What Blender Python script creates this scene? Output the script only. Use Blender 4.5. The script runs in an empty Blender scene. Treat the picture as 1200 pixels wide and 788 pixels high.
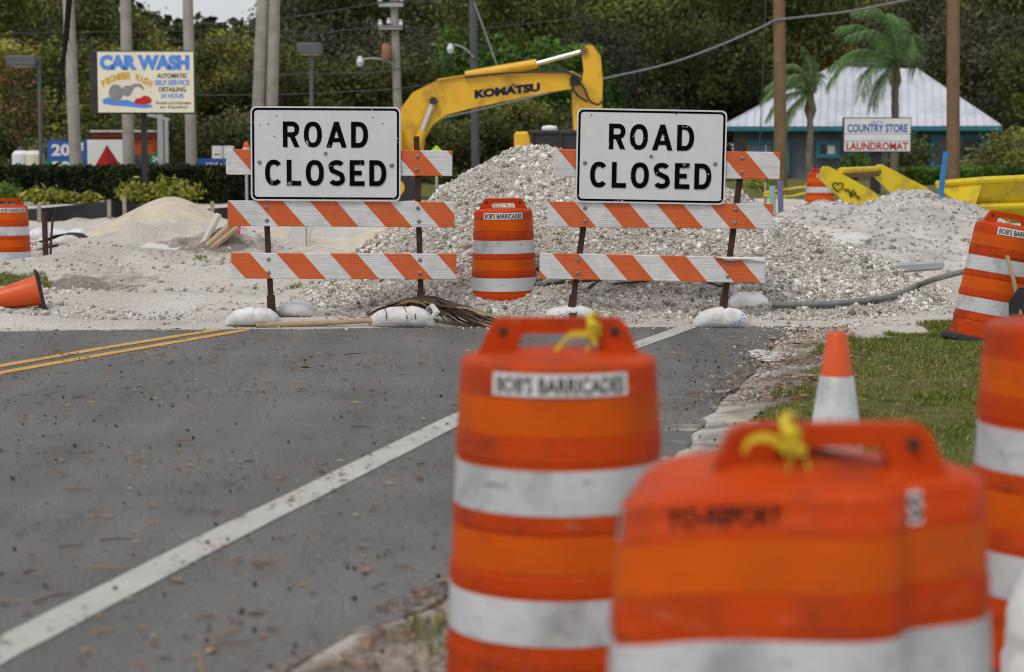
import bpy, math, random
import numpy as np
from mathutils import Vector, Matrix

R = math.radians
random.seed(7)
rng = np.random.default_rng(7)
SC = bpy.context.scene
COL = SC.collection

# ------------------------------------------------------------------ camera
FPX, CX, CY, HZ, CAMH = 70.0 / 36.0 * 1200.0, 600.0, 394.0, 176.0, 1.43
PITCH = math.atan((CY - HZ) / FPX)
cam_d = bpy.data.cameras.new('camera')
cam_d.lens = 70.0; cam_d.sensor_width = 36.0; cam_d.clip_start = 0.1; cam_d.clip_end = 6000
cam_d.dof.use_dof = True; cam_d.dof.focus_distance = 16.9; cam_d.dof.aperture_fstop = 2.75
cam = bpy.data.objects.new('camera', cam_d); COL.objects.link(cam)
cam.location = (0, 0, CAMH); cam.rotation_euler = (R(90) - PITCH, 0, 0)
SC.camera = cam

# ------------------------------------------------------------------ sky, sun, exposure
SUN_EL, SUN_AZ = R(58), R(215)          # azimuth measured from +Y towards +X
w = bpy.data.worlds.new('World'); SC.world = w; w.use_nodes = True
wn, wl = w.node_tree.nodes, w.node_tree.links
for n in list(wn): wn.remove(n)
sky = wn.new('ShaderNodeTexSky'); sky.sky_type = 'NISHITA'; sky.sun_disc = False
sky.sun_elevation = SUN_EL; sky.sun_rotation = SUN_AZ; sky.air_density = 1.0; sky.dust_density = 3.0
hs = wn.new('ShaderNodeHueSaturation'); hs.inputs['Saturation'].default_value = 0.42; hs.inputs['Value'].default_value = 1.45
tcw = wn.new('ShaderNodeTexCoord')
cn = wn.new('ShaderNodeTexNoise'); cn.inputs['Scale'].default_value = 3.5; cn.inputs['Detail'].default_value = 6
cr = wn.new('ShaderNodeValToRGB'); cr.color_ramp.elements[0].position = 0.35; cr.color_ramp.elements[1].position = 0.68
mixw = wn.new('ShaderNodeMixRGB'); mixw.inputs['Color2'].default_value = (7.2, 7.4, 7.7, 1)
mfac = wn.new('ShaderNodeMath'); mfac.operation = 'MULTIPLY_ADD'; mfac.inputs[1].default_value = 0.35; mfac.inputs[2].default_value = 0.5
bgw = wn.new('ShaderNodeBackground'); bgw.inputs['Strength'].default_value = 0.12
wo = wn.new('ShaderNodeOutputWorld')
wl.new(tcw.outputs['Generated'], cn.inputs['Vector']); wl.new(cn.outputs['Fac'], cr.inputs['Fac'])
wl.new(cr.outputs['Color'], mfac.inputs[0]); wl.new(mfac.outputs[0], mixw.inputs['Fac'])
wl.new(sky.outputs['Color'], hs.inputs['Color']); wl.new(hs.outputs['Color'], mixw.inputs['Color1'])
wl.new(mixw.outputs['Color'], bgw.inputs['Color']); wl.new(bgw.outputs['Background'], wo.inputs['Surface'])

sun_d = bpy.data.lights.new('sun', 'SUN'); sun_d.energy = 1.5; sun_d.angle = R(14); sun_d.color = (1.0, 0.95, 0.88)
sun = bpy.data.objects.new('sun', sun_d); COL.objects.link(sun)
sd = Vector((math.sin(SUN_AZ) * math.cos(SUN_EL), math.cos(SUN_AZ) * math.cos(SUN_EL), math.sin(SUN_EL)))
sun.rotation_euler = sd.to_track_quat('Z', 'Y').to_euler(); sun.location = sd * 60

SC.view_settings.view_transform = 'Standard'; SC.view_settings.look = 'None'
SC.view_settings.exposure = -0.24; SC.view_settings.gamma = 1.0
SC.render.engine = 'CYCLES'
SC.cycles.use_denoising = True; SC.cycles.filter_width = 1.15
SC.cycles.max_bounces = 6; SC.cycles.diffuse_bounces = 3; SC.cycles.glossy_bounces = 2; SC.cycles.transparent_max_bounces = 8
SC.cycles.caustics_reflective = False; SC.cycles.caustics_refractive = False

# ------------------------------------------------------------------ pixel -> place
cP, sP = math.cos(PITCH), math.sin(PITCH)
def ray(px, py):
    u, v = (px - CX) / FPX, (CY - py) / FPX
    return Vector((u, cP + sP * v, -sP + cP * v))
def at(px, py, Y):
    d = ray(px, py); t = Y / d.y
    return Vector((d.x * t, Y, CAMH + d.z * t))
def gnd(px, py, z=0.0):
    d = ray(px, py); t = (z - CAMH) / d.z
    return Vector((d.x * t, d.y * t, z))
def xat(px, Y): return at(px, HZ, Y).x
def zat(py, Y): return at(600, py, Y).z

# ------------------------------------------------------------------ value noise
def _h(ix, iy, s):
    n = (ix.astype(np.int64) * 374761393 + iy.astype(np.int64) * 668265263 + s * 974711) & 0x7fffffff
    n = ((n ^ (n >> 13)) * 1274126177) & 0x7fffffff
    return ((n ^ (n >> 16)) & 0xffff) / 65535.0
def vn(x, y, s=0):
    x = np.asarray(x, float); y = np.asarray(y, float)
    ix, iy = np.floor(x), np.floor(y); fx, fy = x - ix, y - iy
    fx = fx * fx * (3 - 2 * fx); fy = fy * fy * (3 - 2 * fy)
    a, b, c, d = _h(ix, iy, s), _h(ix + 1, iy, s), _h(ix, iy + 1, s), _h(ix + 1, iy + 1, s)
    return (a + (b - a) * fx) * (1 - fy) + (c + (d - c) * fx) * fy
def fbm(x, y, scale, octv=4, s=0):
    t, a, tot = 0, 1.0, 0
    for o in range(octv):
        t = t + a * (vn(np.asarray(x) * scale * 2 ** o + 17 * o, np.asarray(y) * scale * 2 ** o - 9 * o, s + o) - .5); tot += a; a *= .5
    return t / tot * 2

# ------------------------------------------------------------------ mesh helpers
class MB:
    def __init__(s): s.v = []; s.f = []
    def add(s, vs, fs):
        o = len(s.v); s.v += [tuple(p) for p in vs]; s.f += [tuple(i + o for i in f) for f in fs]; return s
    def box(s, c, d, rot=None):
        hx, hy, hz = d[0] / 2, d[1] / 2, d[2] / 2
        vs = [Vector((x, y, z)) for z in (-hz, hz) for y in (-hy, hy) for x in (-hx, hx)]
        if rot is not None: vs = [rot @ p for p in vs]
        c = Vector(c)
        return s.add([p + c for p in vs], [(0, 2, 3, 1), (4, 5, 7, 6), (0, 1, 5, 4), (2, 6, 7, 3), (0, 4, 6, 2), (1, 3, 7, 5)])
    def bbox(s, c, d, b=.01):      # box with chamfered vertical and horizontal edges
        hx, hy, hz = d[0] / 2, d[1] / 2, d[2] / 2
        b = min(b, hx * .9, hy * .9, hz * .9)
        rings = []
        for z, i in ((-hz, b), (-hz + b, 0), (hz - b, 0), (hz, b)):
            x, y = hx - i, hy - i
            rings.append([(-x + b, -y, z), (x - b, -y, z), (x, -y + b, z), (x, y - b, z), (x - b, y, z), (-x + b, y, z), (-x, y - b, z), (-x, -y + b, z)])
        vs = [Vector(p) + Vector(c) for r in rings for p in r]; fs = []
        for k in range(3):
            for j in range(8): fs.append((k * 8 + j, k * 8 + (j + 1) % 8, (k + 1) * 8 + (j + 1) % 8, (k + 1) * 8 + j))
        fs.append(tuple(range(7, -1, -1))); fs.append(tuple(range(24, 32)))
        return s.add(vs, fs)
    def prism(s, pts, y0, y1):     # polygon in XZ (counter-clockwise seen from -Y) extruded along Y
        n = len(pts)
        vs = [(p[0], y0, p[1]) for p in pts] + [(p[0], y1, p[1]) for p in pts]
        fs = [tuple(range(n)), tuple(range(2 * n - 1, n - 1, -1))]
        fs += [(i, i + n, (i + 1) % n + n, (i + 1) % n) for i in range(n)]
        return s.add(vs, fs)
    def poly(s, pts3): return s.add(pts3, [tuple(range(len(pts3)))])
    def tube(s, path, rad, n=8, cap=True, flat=1.0):
        path = [Vector(p) for p in path]; m = len(path)
        if not hasattr(rad, '__len__'): rad = [rad] * m
        vs = []; up = None
        for i, p in enumerate(path):
            t = (path[min(i + 1, m - 1)] - path[max(i - 1, 0)]).normalized()
            if up is None:
                up = Vector((0, 0, 1)) if abs(t.z) < .9 else Vector((0, 1, 0))
            a = t.cross(up).normalized(); b = a.cross(t).normalized(); up = b
            for k in range(n):
                an = 2 * math.pi * k / n
                vs.append(p + a * math.cos(an) * rad[i] + b * math.sin(an) * rad[i] * flat)
        fs = [(i * n + k, i * n + (k + 1) % n, (i + 1) * n + (k + 1) % n, (i + 1) * n + k) for i in range(m - 1) for k in range(n)]
        if cap: fs += [tuple(range(n - 1, -1, -1)), tuple(range((m - 1) * n, m * n))]
        return s.add(vs, fs)
    def lathe(s, prof, n=48, c=(0, 0, 0), a0=0, a1=2 * math.pi, closed=True):
        m = len(prof); k = n if closed else n + 1; vs = []
        for r, z in prof:
            for j in range(k):
                a = a0 + (a1 - a0) * j / n
                vs.append((c[0] + r * math.sin(a), c[1] - r * math.cos(a), c[2] + z))
        fs = []
        for i in range(m - 1):
            for j in range(n):
                j2 = (j + 1) % k
                fs.append((i * k + j, i * k + j2, (i + 1) * k + j2, (i + 1) * k + j))
        return s.add(vs, fs)
    def build(s, name, mat, parent=None, smooth=False, loc=None, org=None):
        me = bpy.data.meshes.new(name)
        v = s.v
        if org is not None: v = [(p[0] - org[0], p[1] - org[1], p[2] - org[2]) for p in v]
        me.from_pydata(v, [], s.f); me.update()
        return link(name, me, mat, parent, smooth, loc)

def link(name, me, mat, parent=None, smooth=False, loc=None):
    if mat is not None: me.materials.append(mat)
    if smooth:
        me.polygons.foreach_set('use_smooth', [True] * len(me.polygons))
        try: me.set_sharp_from_angle(angle=R(38))
        except Exception: pass
    o = bpy.data.objects.new(name, me); COL.objects.link(o)
    if parent is not None: o.parent = parent
    if loc is not None: o.location = loc
    return o
def np_mesh(name, v, f, mat, parent=None, smooth=False, loc=None):
    me = bpy.data.meshes.new(name)
    v = np.asarray(v, np.float32); f = np.asarray(f, np.int32); k = f.shape[1]
    me.vertices.add(len(v)); me.vertices.foreach_set('co', v.ravel())
    me.loops.add(f.size); me.loops.foreach_set('vertex_index', f.ravel())
    me.polygons.add(len(f)); me.polygons.foreach_set('loop_start', np.arange(0, f.size, k, dtype=np.int32))
    try: me.polygons.foreach_set('loop_total', np.full(len(f), k, np.int32))
    except Exception: pass
    me.update(calc_edges=True); me.validate()
    return link(name, me, mat, parent, smooth, loc)
def tag(o, label, cat=None, group=None, kind=None):
    if label: o['label'] = label
    if cat: o['category'] = cat
    if group: o['group'] = group
    if kind: o['kind'] = kind
    return o
def thing(name, label, cat, loc=(0, 0, 0), group=None, rz=0):
    o = bpy.data.objects.new(name, None); COL.objects.link(o); o.location = loc; o.rotation_euler.z = rz
    o.empty_display_size = .2
    return tag(o, label, cat, group)
def struct(o): o['kind'] = 'structure'; return o
def stuff(o): o['kind'] = 'stuff'; return o
def kids(o): return [c for c in bpy.data.objects if c.parent == o]
def copy_tree(o, parent=None):
    c = o.copy(); COL.objects.link(c); c.parent = parent
    for ch in kids(o): copy_tree(ch, c)
    return c

def catmull(P, k=6):
    P = [Vector(p) for p in P]; o = []
    for i in range(len(P) - 1):
        p0, p1, p2, p3 = P[max(i - 1, 0)], P[i], P[i + 1], P[min(i + 2, len(P) - 1)]
        for j in range(k):
            t = j / k; o.append(.5 * ((2 * p1) + (p2 - p0) * t + (2 * p0 - 5 * p1 + 4 * p2 - p3) * t * t + (3 * p1 - p0 - 3 * p2 + p3) * t ** 3))
    o.append(P[-1]); return o
def text_geo(txt, size=1.0, bold=0.0, xs=1.0, align='CENTER'):
    cu = bpy.data.curves.new('t', 'FONT'); cu.body = txt; cu.size = size; cu.align_x = align; cu.align_y = 'CENTER'
    cu.offset = bold; cu.resolution_u = 3
    ob = bpy.data.objects.new('t', cu); COL.objects.link(ob)
    me = ob.to_mesh()
    v = [(p.co.x * xs, p.co.y) for p in me.vertices]; f = [tuple(p.vertices) for p in me.polygons]
    ob.to_mesh_clear(); bpy.data.objects.remove(ob); bpy.data.curves.remove(cu)
    return v, f
def fit_text(txt, wid, hei, bold=0.0, slant=0.0):
    """text stretched to an exact width and height, centred"""
    v, f = text_geo(txt, 1.0, bold)
    a = np.array(v); lo, hi = a.min(0), a.max(0)
    a = (a - (lo + hi) / 2) / (hi - lo) * np.array([wid, hei])
    if slant: a[:, 0] += slant * a[:, 1]
    return [tuple(p) for p in a], f
def flat_text(txt, wid, hei, c, mat, parent, name='lettering', bold=.02, rz=0.0, ry=0.0, slant=0.0):
    """standing text facing -Y (turned by rz about Z, ry about Y) centred at c"""
    v, f = fit_text(txt, wid, hei, bold, slant)
    M = Matrix.Rotation(rz, 3, 'Z') @ Matrix.Rotation(ry, 3, 'Y')
    mb = MB(); mb.add([Vector(c) + M @ Vector((p[0], 0, p[1])) for p in v], f)
    return mb.build(name, mat, parent)

# ------------------------------------------------------------------ materials
def mbase(name):
    m = bpy.data.materials.new(name); m.use_nodes = True
    nt = m.node_tree; N, L = nt.nodes, nt.links
    b = N['Principled BSDF']
    return m, N, L, b
def _c(c): return (c[0], c[1], c[2], 1)
def ramp(N, stops, interp='LINEAR'):
    r = N.new('ShaderNodeValToRGB'); e = r.color_ramp; e.interpolation = interp
    while len(e.elements) < len(stops): e.elements.new(.5)
    for k, (p, c) in enumerate(stops): e.elements[k].position = p; e.elements[k].color = _c(c)
    return r
def nz(N, L, vec, scale, detail=4, rough=.55, dist=0.0):
    t = N.new('ShaderNodeTexNoise'); t.inputs['Scale'].default_value = scale; t.inputs['Detail'].default_value = detail
    t.inputs['Roughness'].default_value = rough; t.inputs['Distortion'].default_value = dist
    if vec is not None: L.new(vec, t.inputs['Vector'])
    return t.outputs['Fac']
def coords(N, L, offs=True):
    tc = N.new('ShaderNodeTexCoord'); out = tc.outputs['Object']
    if offs:
        oi = N.new('ShaderNodeObjectInfo'); mu = N.new('ShaderNodeMath'); mu.operation = 'MULTIPLY'; mu.inputs[1].default_value = 37.0
        L.new(oi.outputs['Random'], mu.inputs[0])
        ad = N.new('ShaderNodeVectorMath'); ad.operation = 'ADD'; L.new(out, ad.inputs[0]); L.new(mu.outputs[0], ad.inputs[1]); out = ad.outputs[0]
    return out
def mixc(N, L, fac, a, b, mode='MIX'):
    m = N.new('ShaderNodeMixRGB'); m.blend_type = mode
    for inp, x in ((m.inputs['Fac'], fac), (m.inputs['Color1'], a), (m.inputs['Color2'], b)):
        if isinstance(x, (int, float)): inp.default_value = x
        elif isinstance(x, (tuple, list)): inp.default_value = _c(x)
        else: L.new(x, inp)
    return m.outputs['Color']
def bump(N, L, b, h, strength, dist=.01):
    bp = N.new('ShaderNodeBump'); bp.inputs['Strength'].default_value = strength; bp.inputs['Distance'].default_value = dist
    L.new(h, bp.inputs['Height']); L.new(bp.outputs['Normal'], b.inputs['Normal']); return bp
def pm(name, c1, c2=None, scale=6.0, rough=.7, bmp=0.0, bscale=40.0, metal=0.0, spec=.4, dirt=None, dirt_amt=.4, dscale=3.0, island=0.0, offs=True, rvar=0.1, streak=None):
    m, N, L, b = mbase(name)
    if c2 is None: c2 = tuple(x * .82 for x in c1)
    v = coords(N, L, offs)
    r = ramp(N, [(.32, c1), (.70, c2)]); L.new(nz(N, L, v, scale, 6), r.inputs['Fac']); col = r.outputs['Color']
    if dirt is not None:
        dr = ramp(N, [(.50, (0, 0, 0)), (.72, (dirt_amt,) * 3)]); L.new(nz(N, L, v, dscale, 8, .68, .3), dr.inputs['Fac'])
        col = mixc(N, L, dr.outputs['Color'], col, dirt)
    if island:
        g = N.new('ShaderNodeNewGeometry'); mr = N.new('ShaderNodeMapRange')
        mr.inputs['To Min'].default_value = 1 - island; mr.inputs['To Max'].default_value = 1 + island
        L.new(g.outputs['Random Per Island'], mr.inputs['Value'])
        h = N.new('ShaderNodeHueSaturation'); L.new(mr.outputs['Result'], h.inputs['Value']); L.new(col, h.inputs['Color']); col = h.outputs['Color']
    if streak is not None:
        mq = N.new('ShaderNodeMapping'); mq.inputs['Scale'].default_value = (9, 9, 46); mq.inputs['Rotation'].default_value = (.35, .2, 0); L.new(v, mq.inputs['Vector'])
        sr = ramp(N, [(.60, (0, 0, 0)), (.66, (streak[3],) * 3)]); L.new(nz(N, L, mq.outputs[0], 1.0, 6, .7, .6), sr.inputs['Fac']); col = mixc(N, L, sr.outputs['Color'], col, streak[:3])
    L.new(col, b.inputs['Base Color'])
    b.inputs['Metallic'].default_value = metal; b.inputs['Specular IOR Level'].default_value = spec
    rr = N.new('ShaderNodeMapRange'); rr.inputs['To Min'].default_value = max(0, rough - rvar); rr.inputs['To Max'].default_value = min(1, rough + rvar)
    L.new(nz(N, L, v, scale * 2.3, 3), rr.inputs['Value']); L.new(rr.outputs['Result'], b.inputs['Roughness'])
    if bmp: bump(N, L, b, nz(N, L, v, bscale, 5), bmp)
    return m
def pm_island(name, stops, rough=.8, noise_scale=None, spec=.25, transl=0.0, namp=(.42, 1.35)):
    """colour picked for each loose piece"""
    m, N, L, b = mbase(name)
    g = N.new('ShaderNodeNewGeometry'); r = ramp(N, stops); L.new(g.outputs['Random Per Island'], r.inputs['Fac']); col = r.outputs['Color']
    if noise_scale:
        v = coords(N, L); q = ramp(N, [(.35, (namp[0],) * 3), (.66, (namp[1],) * 3)]); L.new(nz(N, L, v, noise_scale, 3), q.inputs['Fac'])
        col = mixc(N, L, 1.0, col, q.outputs['Color'], 'MULTIPLY')
        if transl:      # every crown has its own tone
            oi = N.new('ShaderNodeObjectInfo'); orr = ramp(N, [(0, (.58, .62, .60)), (.5, (.95, .95, .92)), (1, (1.5, 1.38, 1.15))]); L.new(oi.outputs['Random'], orr.inputs['Fac'])
            col = mixc(N, L, 1.0, col, orr.outputs['Color'], 'MULTIPLY')
    L.new(col, b.inputs['Base Color']); b.inputs['Roughness'].default_value = rough; b.inputs['Specular IOR Level'].default_value = spec
    if transl:
        tr = N.new('ShaderNodeBsdfTranslucent'); L.new(col, tr.inputs['Color']); mx = N.new('ShaderNodeMixShader'); mx.inputs[0].default_value = transl
        L.new(b.outputs[0], mx.inputs[1]); L.new(tr.outputs[0], mx.inputs[2]); L.new(mx.outputs[0], N['Material Output'].inputs['Surface'])
    return m

M = {}
def asphalt_mat():
    m, N, L, b = mbase('asphalt'); v = coords(N, L, False)
    r = ramp(N, [(.25, (.106, .103, .099)), (.75, (.164, .158, .150))]); L.new(nz(N, L, v, 1.1, 7, .6), r.inputs['Fac'])
    a = ramp(N, [(.30, (.35,) * 3), (.52, (1.0,) * 3), (.72, (1.9,) * 3)]); L.new(nz(N, L, v, 95, 2), a.inputs['Fac'])
    col = mixc(N, L, .75, r.outputs['Color'], a.outputs['Color'], 'MULTIPLY')
    mp2 = N.new('ShaderNodeMapping'); mp2.inputs['Scale'].default_value = (1.0, .55, 1); L.new(v, mp2.inputs['Vector'])
    br = ramp(N, [(.52, (0, 0, 0)), (.70, (.50,) * 3)]); L.new(nz(N, L, mp2.outputs[0], 13, 8, .75), br.inputs['Fac'])
    bl = ramp(N, [(.45, (0, 0, 0)), (.62, (1, 1, 1))]); L.new(nz(N, L, v, .9, 5, .6), bl.inputs['Fac'])
    col = mixc(N, L, mixc(N, L, 1.0, br.outputs['Color'], bl.outputs['Color'], 'MULTIPLY'), col, (.17, .125, .085))
    # lengthwise wear along the wheel tracks
    mp = N.new('ShaderNodeMapping'); mp.inputs['Rotation'].default_value = (0, 0, R(17)); mp.inputs['Scale'].default_value = (2.4, .16, 1)
    L.new(v, mp.inputs['Vector'])
    s = ramp(N, [(.35, (.86,) * 3), (.65, (1.13,) * 3)]); L.new(nz(N, L, mp.outputs[0], 1.0, 4), s.inputs['Fac'])
    col = mixc(N, L, 1.0, col, s.outputs['Color'], 'MULTIPLY')
    at_ = N.new('ShaderNodeAttribute'); at_.attribute_name = 'edge'
    ad = N.new('ShaderNodeMath'); ad.operation = 'MULTIPLY_ADD'; ad.inputs[1].default_value = 1.5
    L.new(nz(N, L, v, 2.6, 8, .66), ad.inputs[0]); L.new(at_.outputs['Fac'], ad.inputs[2])
    d = ramp(N, [(.93, (0, 0, 0)), (1.0, (.85,) * 3)])
    sc = N.new('ShaderNodeMath'); sc.operation = 'MULTIPLY'; sc.inputs[1].default_value = .66; L.new(ad.outputs[0], sc.inputs[0]); L.new(sc.outputs[0], d.inputs['Fac'])
    dust = ramp(N, [(.3, (.33, .30, .27)), (.7, (.47, .44, .40))]); L.new(nz(N, L, v, 22, 4), dust.inputs['Fac'])
    col = mixc(N, L, d.outputs['Color'], col, dust.outputs['Color'])
    L.new(col, b.inputs['Base Color']); b.inputs['Roughness'].default_value = .86; b.inputs['Specular IOR Level'].default_value = .3
    bump(N, L, b, nz(N, L, v, 140, 3), .55, .008); return m
def paint_mat(name, c, under=(.13, .13, .13), wear=.55):
    m, N, L, b = mbase(name); v = coords(N, L, False)
    k = ramp(N, [(.60, (0, 0, 0)), (.74, (wear,) * 3)]); L.new(nz(N, L, v, 26, 8, .7), k.inputs['Fac'])
    g = ramp(N, [(.3, tuple(x * .82 for x in c)), (.7, c)]); L.new(nz(N, L, v, 3.5, 5), g.inputs['Fac'])
    L.new(mixc(N, L, k.outputs['Color'], g.outputs['Color'], under), b.inputs['Base Color'])
    b.inputs['Roughness'].default_value = .75; bump(N, L, b, nz(N, L, v, 140, 3), .4, .006); return m
def ground_mat():
    m, N, L, b = mbase('sandy_dirt'); v = coords(N, L, False)
    r = ramp(N, [(.25, (.36, .32, .275)), (.45, (.54, .495, .44)), (.62, (.64, .60, .545)), (.8, (.72, .69, .64))])
    L.new(nz(N, L, v, .55, 9, .68, .4), r.inputs['Fac'])
    f = ramp(N, [(.30, (.45,) * 3), (.47, (.98,) * 3), (.74, (1.25,) * 3)]); L.new(nz(N, L, v, 34, 7, .75), f.inputs['Fac'])
    col = mixc(N, L, .8, r.outputs['Color'], f.outputs['Color'], 'MULTIPLY')
    at_ = N.new('ShaderNodeAttribute'); at_.attribute_name = 'turf'
    sub = N.new('ShaderNodeMath'); sub.operation = 'ADD'; sub.inputs[1].default_value = -.5; L.new(nz(N, L, v, 3.2, 7, .65), sub.inputs[0])
    s2 = N.new('ShaderNodeMath'); s2.operation = 'ADD'; L.new(sub.outputs[0], s2.inputs[0]); L.new(at_.outputs['Fac'], s2.inputs[1])
    tr = ramp(N, [(.42, (0, 0, 0)), (.58, (1, 1, 1))]); L.new(s2.outputs[0], tr.inputs['Fac'])
    mu = N.new('ShaderNodeAttribute'); mu.attribute_name = 'mud'
    md = mixc(N, L, 1.0, col, (.42, .39, .36), 'MULTIPLY')
    s3 = N.new('ShaderNodeMath'); s3.operation = 'MULTIPLY_ADD'; s3.inputs[1].default_value = 1.2; L.new(sub.outputs[0], s3.inputs[0]); L.new(mu.outputs['Fac'], s3.inputs[2])
    mr_ = ramp(N, [(.30, (0, 0, 0)), (.62, (1, 1, 1))]); L.new(s3.outputs[0], mr_.inputs['Fac']); col = mixc(N, L, mr_.outputs['Color'], col, md)
    soil = ramp(N, [(.3, (.075, .085, .020)), (.55, (.135, .135, .040)), (.75, (.23, .18, .09))]); L.new(nz(N, L, v, 6, 8, .7), soil.inputs['Fac'])
    col = mixc(N, L, tr.outputs['Color'], col, soil.outputs['Color'])
    L.new(col, b.inputs['Base Color']); b.inputs['Roughness'].default_value = .95; b.inputs['Specular IOR Level'].default_value = .15
    bump(N, L, b, nz(N, L, v, 18, 9, .75), .75, .04); return m
def board_mat():
    m, N, L, b = mbase('striped_sheeting')
    tc = N.new('ShaderNodeTexCoord'); sx = N.new('ShaderNodeSeparateXYZ'); L.new(tc.outputs['Object'], sx.inputs[0])
    def ma(op, a, c):
        n = N.new('ShaderNodeMath'); n.operation = op
        for i, x in ((0, a), (1, c)):
            if isinstance(x, (int, float)): n.inputs[i].default_value = x
            else: L.new(x, n.inputs[i])
        return n.outputs[0]
    at_ = N.new('ShaderNodeAttribute'); at_.attribute_type = 'OBJECT'; at_.attribute_name = 'phase'
    u = ma('ADD', sx.outputs['X'], ma('MULTIPLY', sx.outputs['Z'], .885)); u = ma('SUBTRACT', u, at_.outputs['Fac'])
    fr = ma('FRACT', ma('DIVIDE', ma('ADD', u, 44.4), .444), 0.0); st = ma('LESS_THAN', fr, .5)
    v = coords(N, L)
    o = ramp(N, [(.3, (.60, .095, .012)), (.7, (.68, .125, .018))]); L.new(nz(N, L, v, 9, 6), o.inputs['Fac'])
    wv = ramp(N, [(.3, (.60, .60, .60)), (.7, (.74, .74, .73))]); L.new(nz(N, L, v, 11, 6), wv.inputs['Fac'])
    col = mixc(N, L, st, wv.outputs['Color'], o.outputs['Color'])
    mp = N.new('ShaderNodeMapping'); mp.inputs['Scale'].default_value = (3.0, 3.0, 70); L.new(v, mp.inputs['Vector'])
    g = ramp(N, [(.48, (0, 0, 0)), (.80, (.55,) * 3)]); L.new(nz(N, L, mp.outputs[0], 1.6, 5, .7), g.inputs['Fac'])
    col = mixc(N, L, g.outputs['Color'], col, (.20, .18, .16))
    sp = ramp(N, [(.70, (0, 0, 0)), (.76, (.8,) * 3)]); L.new(nz(N, L, v, 42, 3), sp.inputs['Fac'])
    col = mixc(N, L, sp.outputs['Color'], col, (.42, .30, .22))
    L.new(col, b.inputs['Base Color']); b.inputs['Roughness'].default_value = .45
    wvt = N.new('ShaderNodeTexWave'); wvt.bands_direction = 'Z'; wvt.inputs['Scale'].default_value = 18; wvt.inputs['Distortion'].default_value = .3
    L.new(tc.outputs['Object'], wvt.inputs['Vector']); bump(N, L, b, wvt.outputs['Fac'], .25, .004); return m
def sign_mat(name, c, chip, amt=.66, scale=14):
    m, N, L, b = mbase(name); v = coords(N, L)
    k = ramp(N, [(amt, (0, 0, 0)), (amt + .03, (1, 1, 1))]); L.new(nz(N, L, v, scale, 6, .65, .5), k.inputs['Fac'])
    g = ramp(N, [(.3, tuple(x * .9 for x in c)), (.7, c)]); L.new(nz(N, L, v, 5, 8, .7), g.inputs['Fac'])
    L.new(mixc(N, L, k.outputs['Color'], g.outputs['Color'], chip), b.inputs['Base Color']); b.inputs['Roughness'].default_value = .5; b.inputs['Specular IOR Level'].default_value = .04; return m

M['asphalt'] = asphalt_mat(); M['ground'] = ground_mat(); M['board'] = board_mat()
M['white_line'] = paint_mat('white_road_paint', (.47, .455, .42), (.17, .165, .16), .8); M['yellow_line'] = paint_mat('yellow_road_paint', (.62, .34, .055))
M['sign_white'] = sign_mat('sign_white', (.71, .715, .72), (.42, .42, .43), .68, 26)
M['sign_black'] = sign_mat('sign_black', (.003, .003, .0035), (.50, .50, .50), .64, 16)
M['rust'] = pm('rusty_steel', (.035, .016, .012), (.075, .030, .018), 14, .8, .3, 90)
M['bolt'] = pm('bolt_zinc', (.33, .33, .33), (.16, .15, .14), 60, .45, metal=.6)
M['orange'] = pm('orange_plastic', (.55, .060, .004), (.44, .041, .003), 2.2, .55, .06, 25, spec=.12, dirt=(.13, .035, .02), dirt_amt=.75, dscale=4, streak=(.62, .17, .08, .45))
M['amber'] = pm('orange_sheeting', (.63, .098, .003), (.53, .074, .003), 4, .5, .10, 130, spec=.12, dirt=(.25, .07, .03), dirt_amt=.45, dscale=4, streak=(.20, .05, .02, .5))
M['band'] = pm('white_sheeting', (.60, .61, .62), (.45, .46, .48), 5, .40, .12, 120, dirt=(.16, .145, .135), dirt_amt=.75, dscale=3.2, streak=(.13, .12, .115, .7))
M['rubber'] = pm('black_rubber', (.022, .022, .024), (.04, .04, .042), 8, .8, .2, 60)
M['sticker'] = pm('sticker_white', (.74, .74, .73), (.62, .62, .61), 12, .5)
M['ink'] = pm('black_ink', (.008, .008, .009), (.012, .012, .013), 20, .7, spec=.1)
M['ribbon'] = pm('yellow_ribbon', (.70, .58, .03), (.58, .46, .02), 20, .5)
M['bag'] = pm('woven_bag', (.76, .76, .76), (.60, .60, .59), 9, .75, .9, 22, dirt=(.30, .26, .21), dirt_amt=.55, dscale=6)
M['cone'] = pm('cone_orange', (.72, .10, .015), (.62, .08, .014), 3, .45, dirt=(.2, .06, .03), dirt_amt=.35)
M['yellow'] = pm('machine_yellow', (.78, .46, .028), (.68, .38, .022), 1.4, .45, .05, 12, dirt=(.12, .065, .03), dirt_amt=.7, dscale=1.1)
M['lemon'] = pm('bucket_yellow', (.70, .54, .012), (.60, .45, .012), 1.6, .5, .05, 12, dirt=(.16, .10, .05), dirt_amt=.75, dscale=2.0)
M['machine_black'] = pm('machine_black', (.018, .018, .019), (.034, .033, .032), 3, .6)
M['chrome'] = pm('chrome_rod', (.72, .73, .75), (.60, .61, .63), 8, .25, metal=.8)
M['glass'] = pm('dark_glass', (.03, .04, .045), (.05, .06, .065), 2, .08, spec=.6)
M['navy'] = pm('navy_ink', (.010, .011, .040), (.014, .014, .05), 10, .7, spec=.15)
M['pole_wood'] = pm('weathered_pole', (.38, .355, .32), (.27, .25, .22), 3, .9, .4, 18)
M['pole_brown'] = pm('brown_pole', (.22, .145, .075), (.15, .095, .05), 3, .9, .4, 18)
M['grey_metal'] = pm('grey_metal', (.12, .125, .13), (.09, .095, .10), 5, .5, metal=.3)
M['galv'] = pm('galvanised', (.46, .47, .48), (.36, .37, .38), 5, .45, metal=.4)
M['wire'] = pm('wire_black', (.05, .05, .052), (.07, .07, .07), 5, .7)
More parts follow.
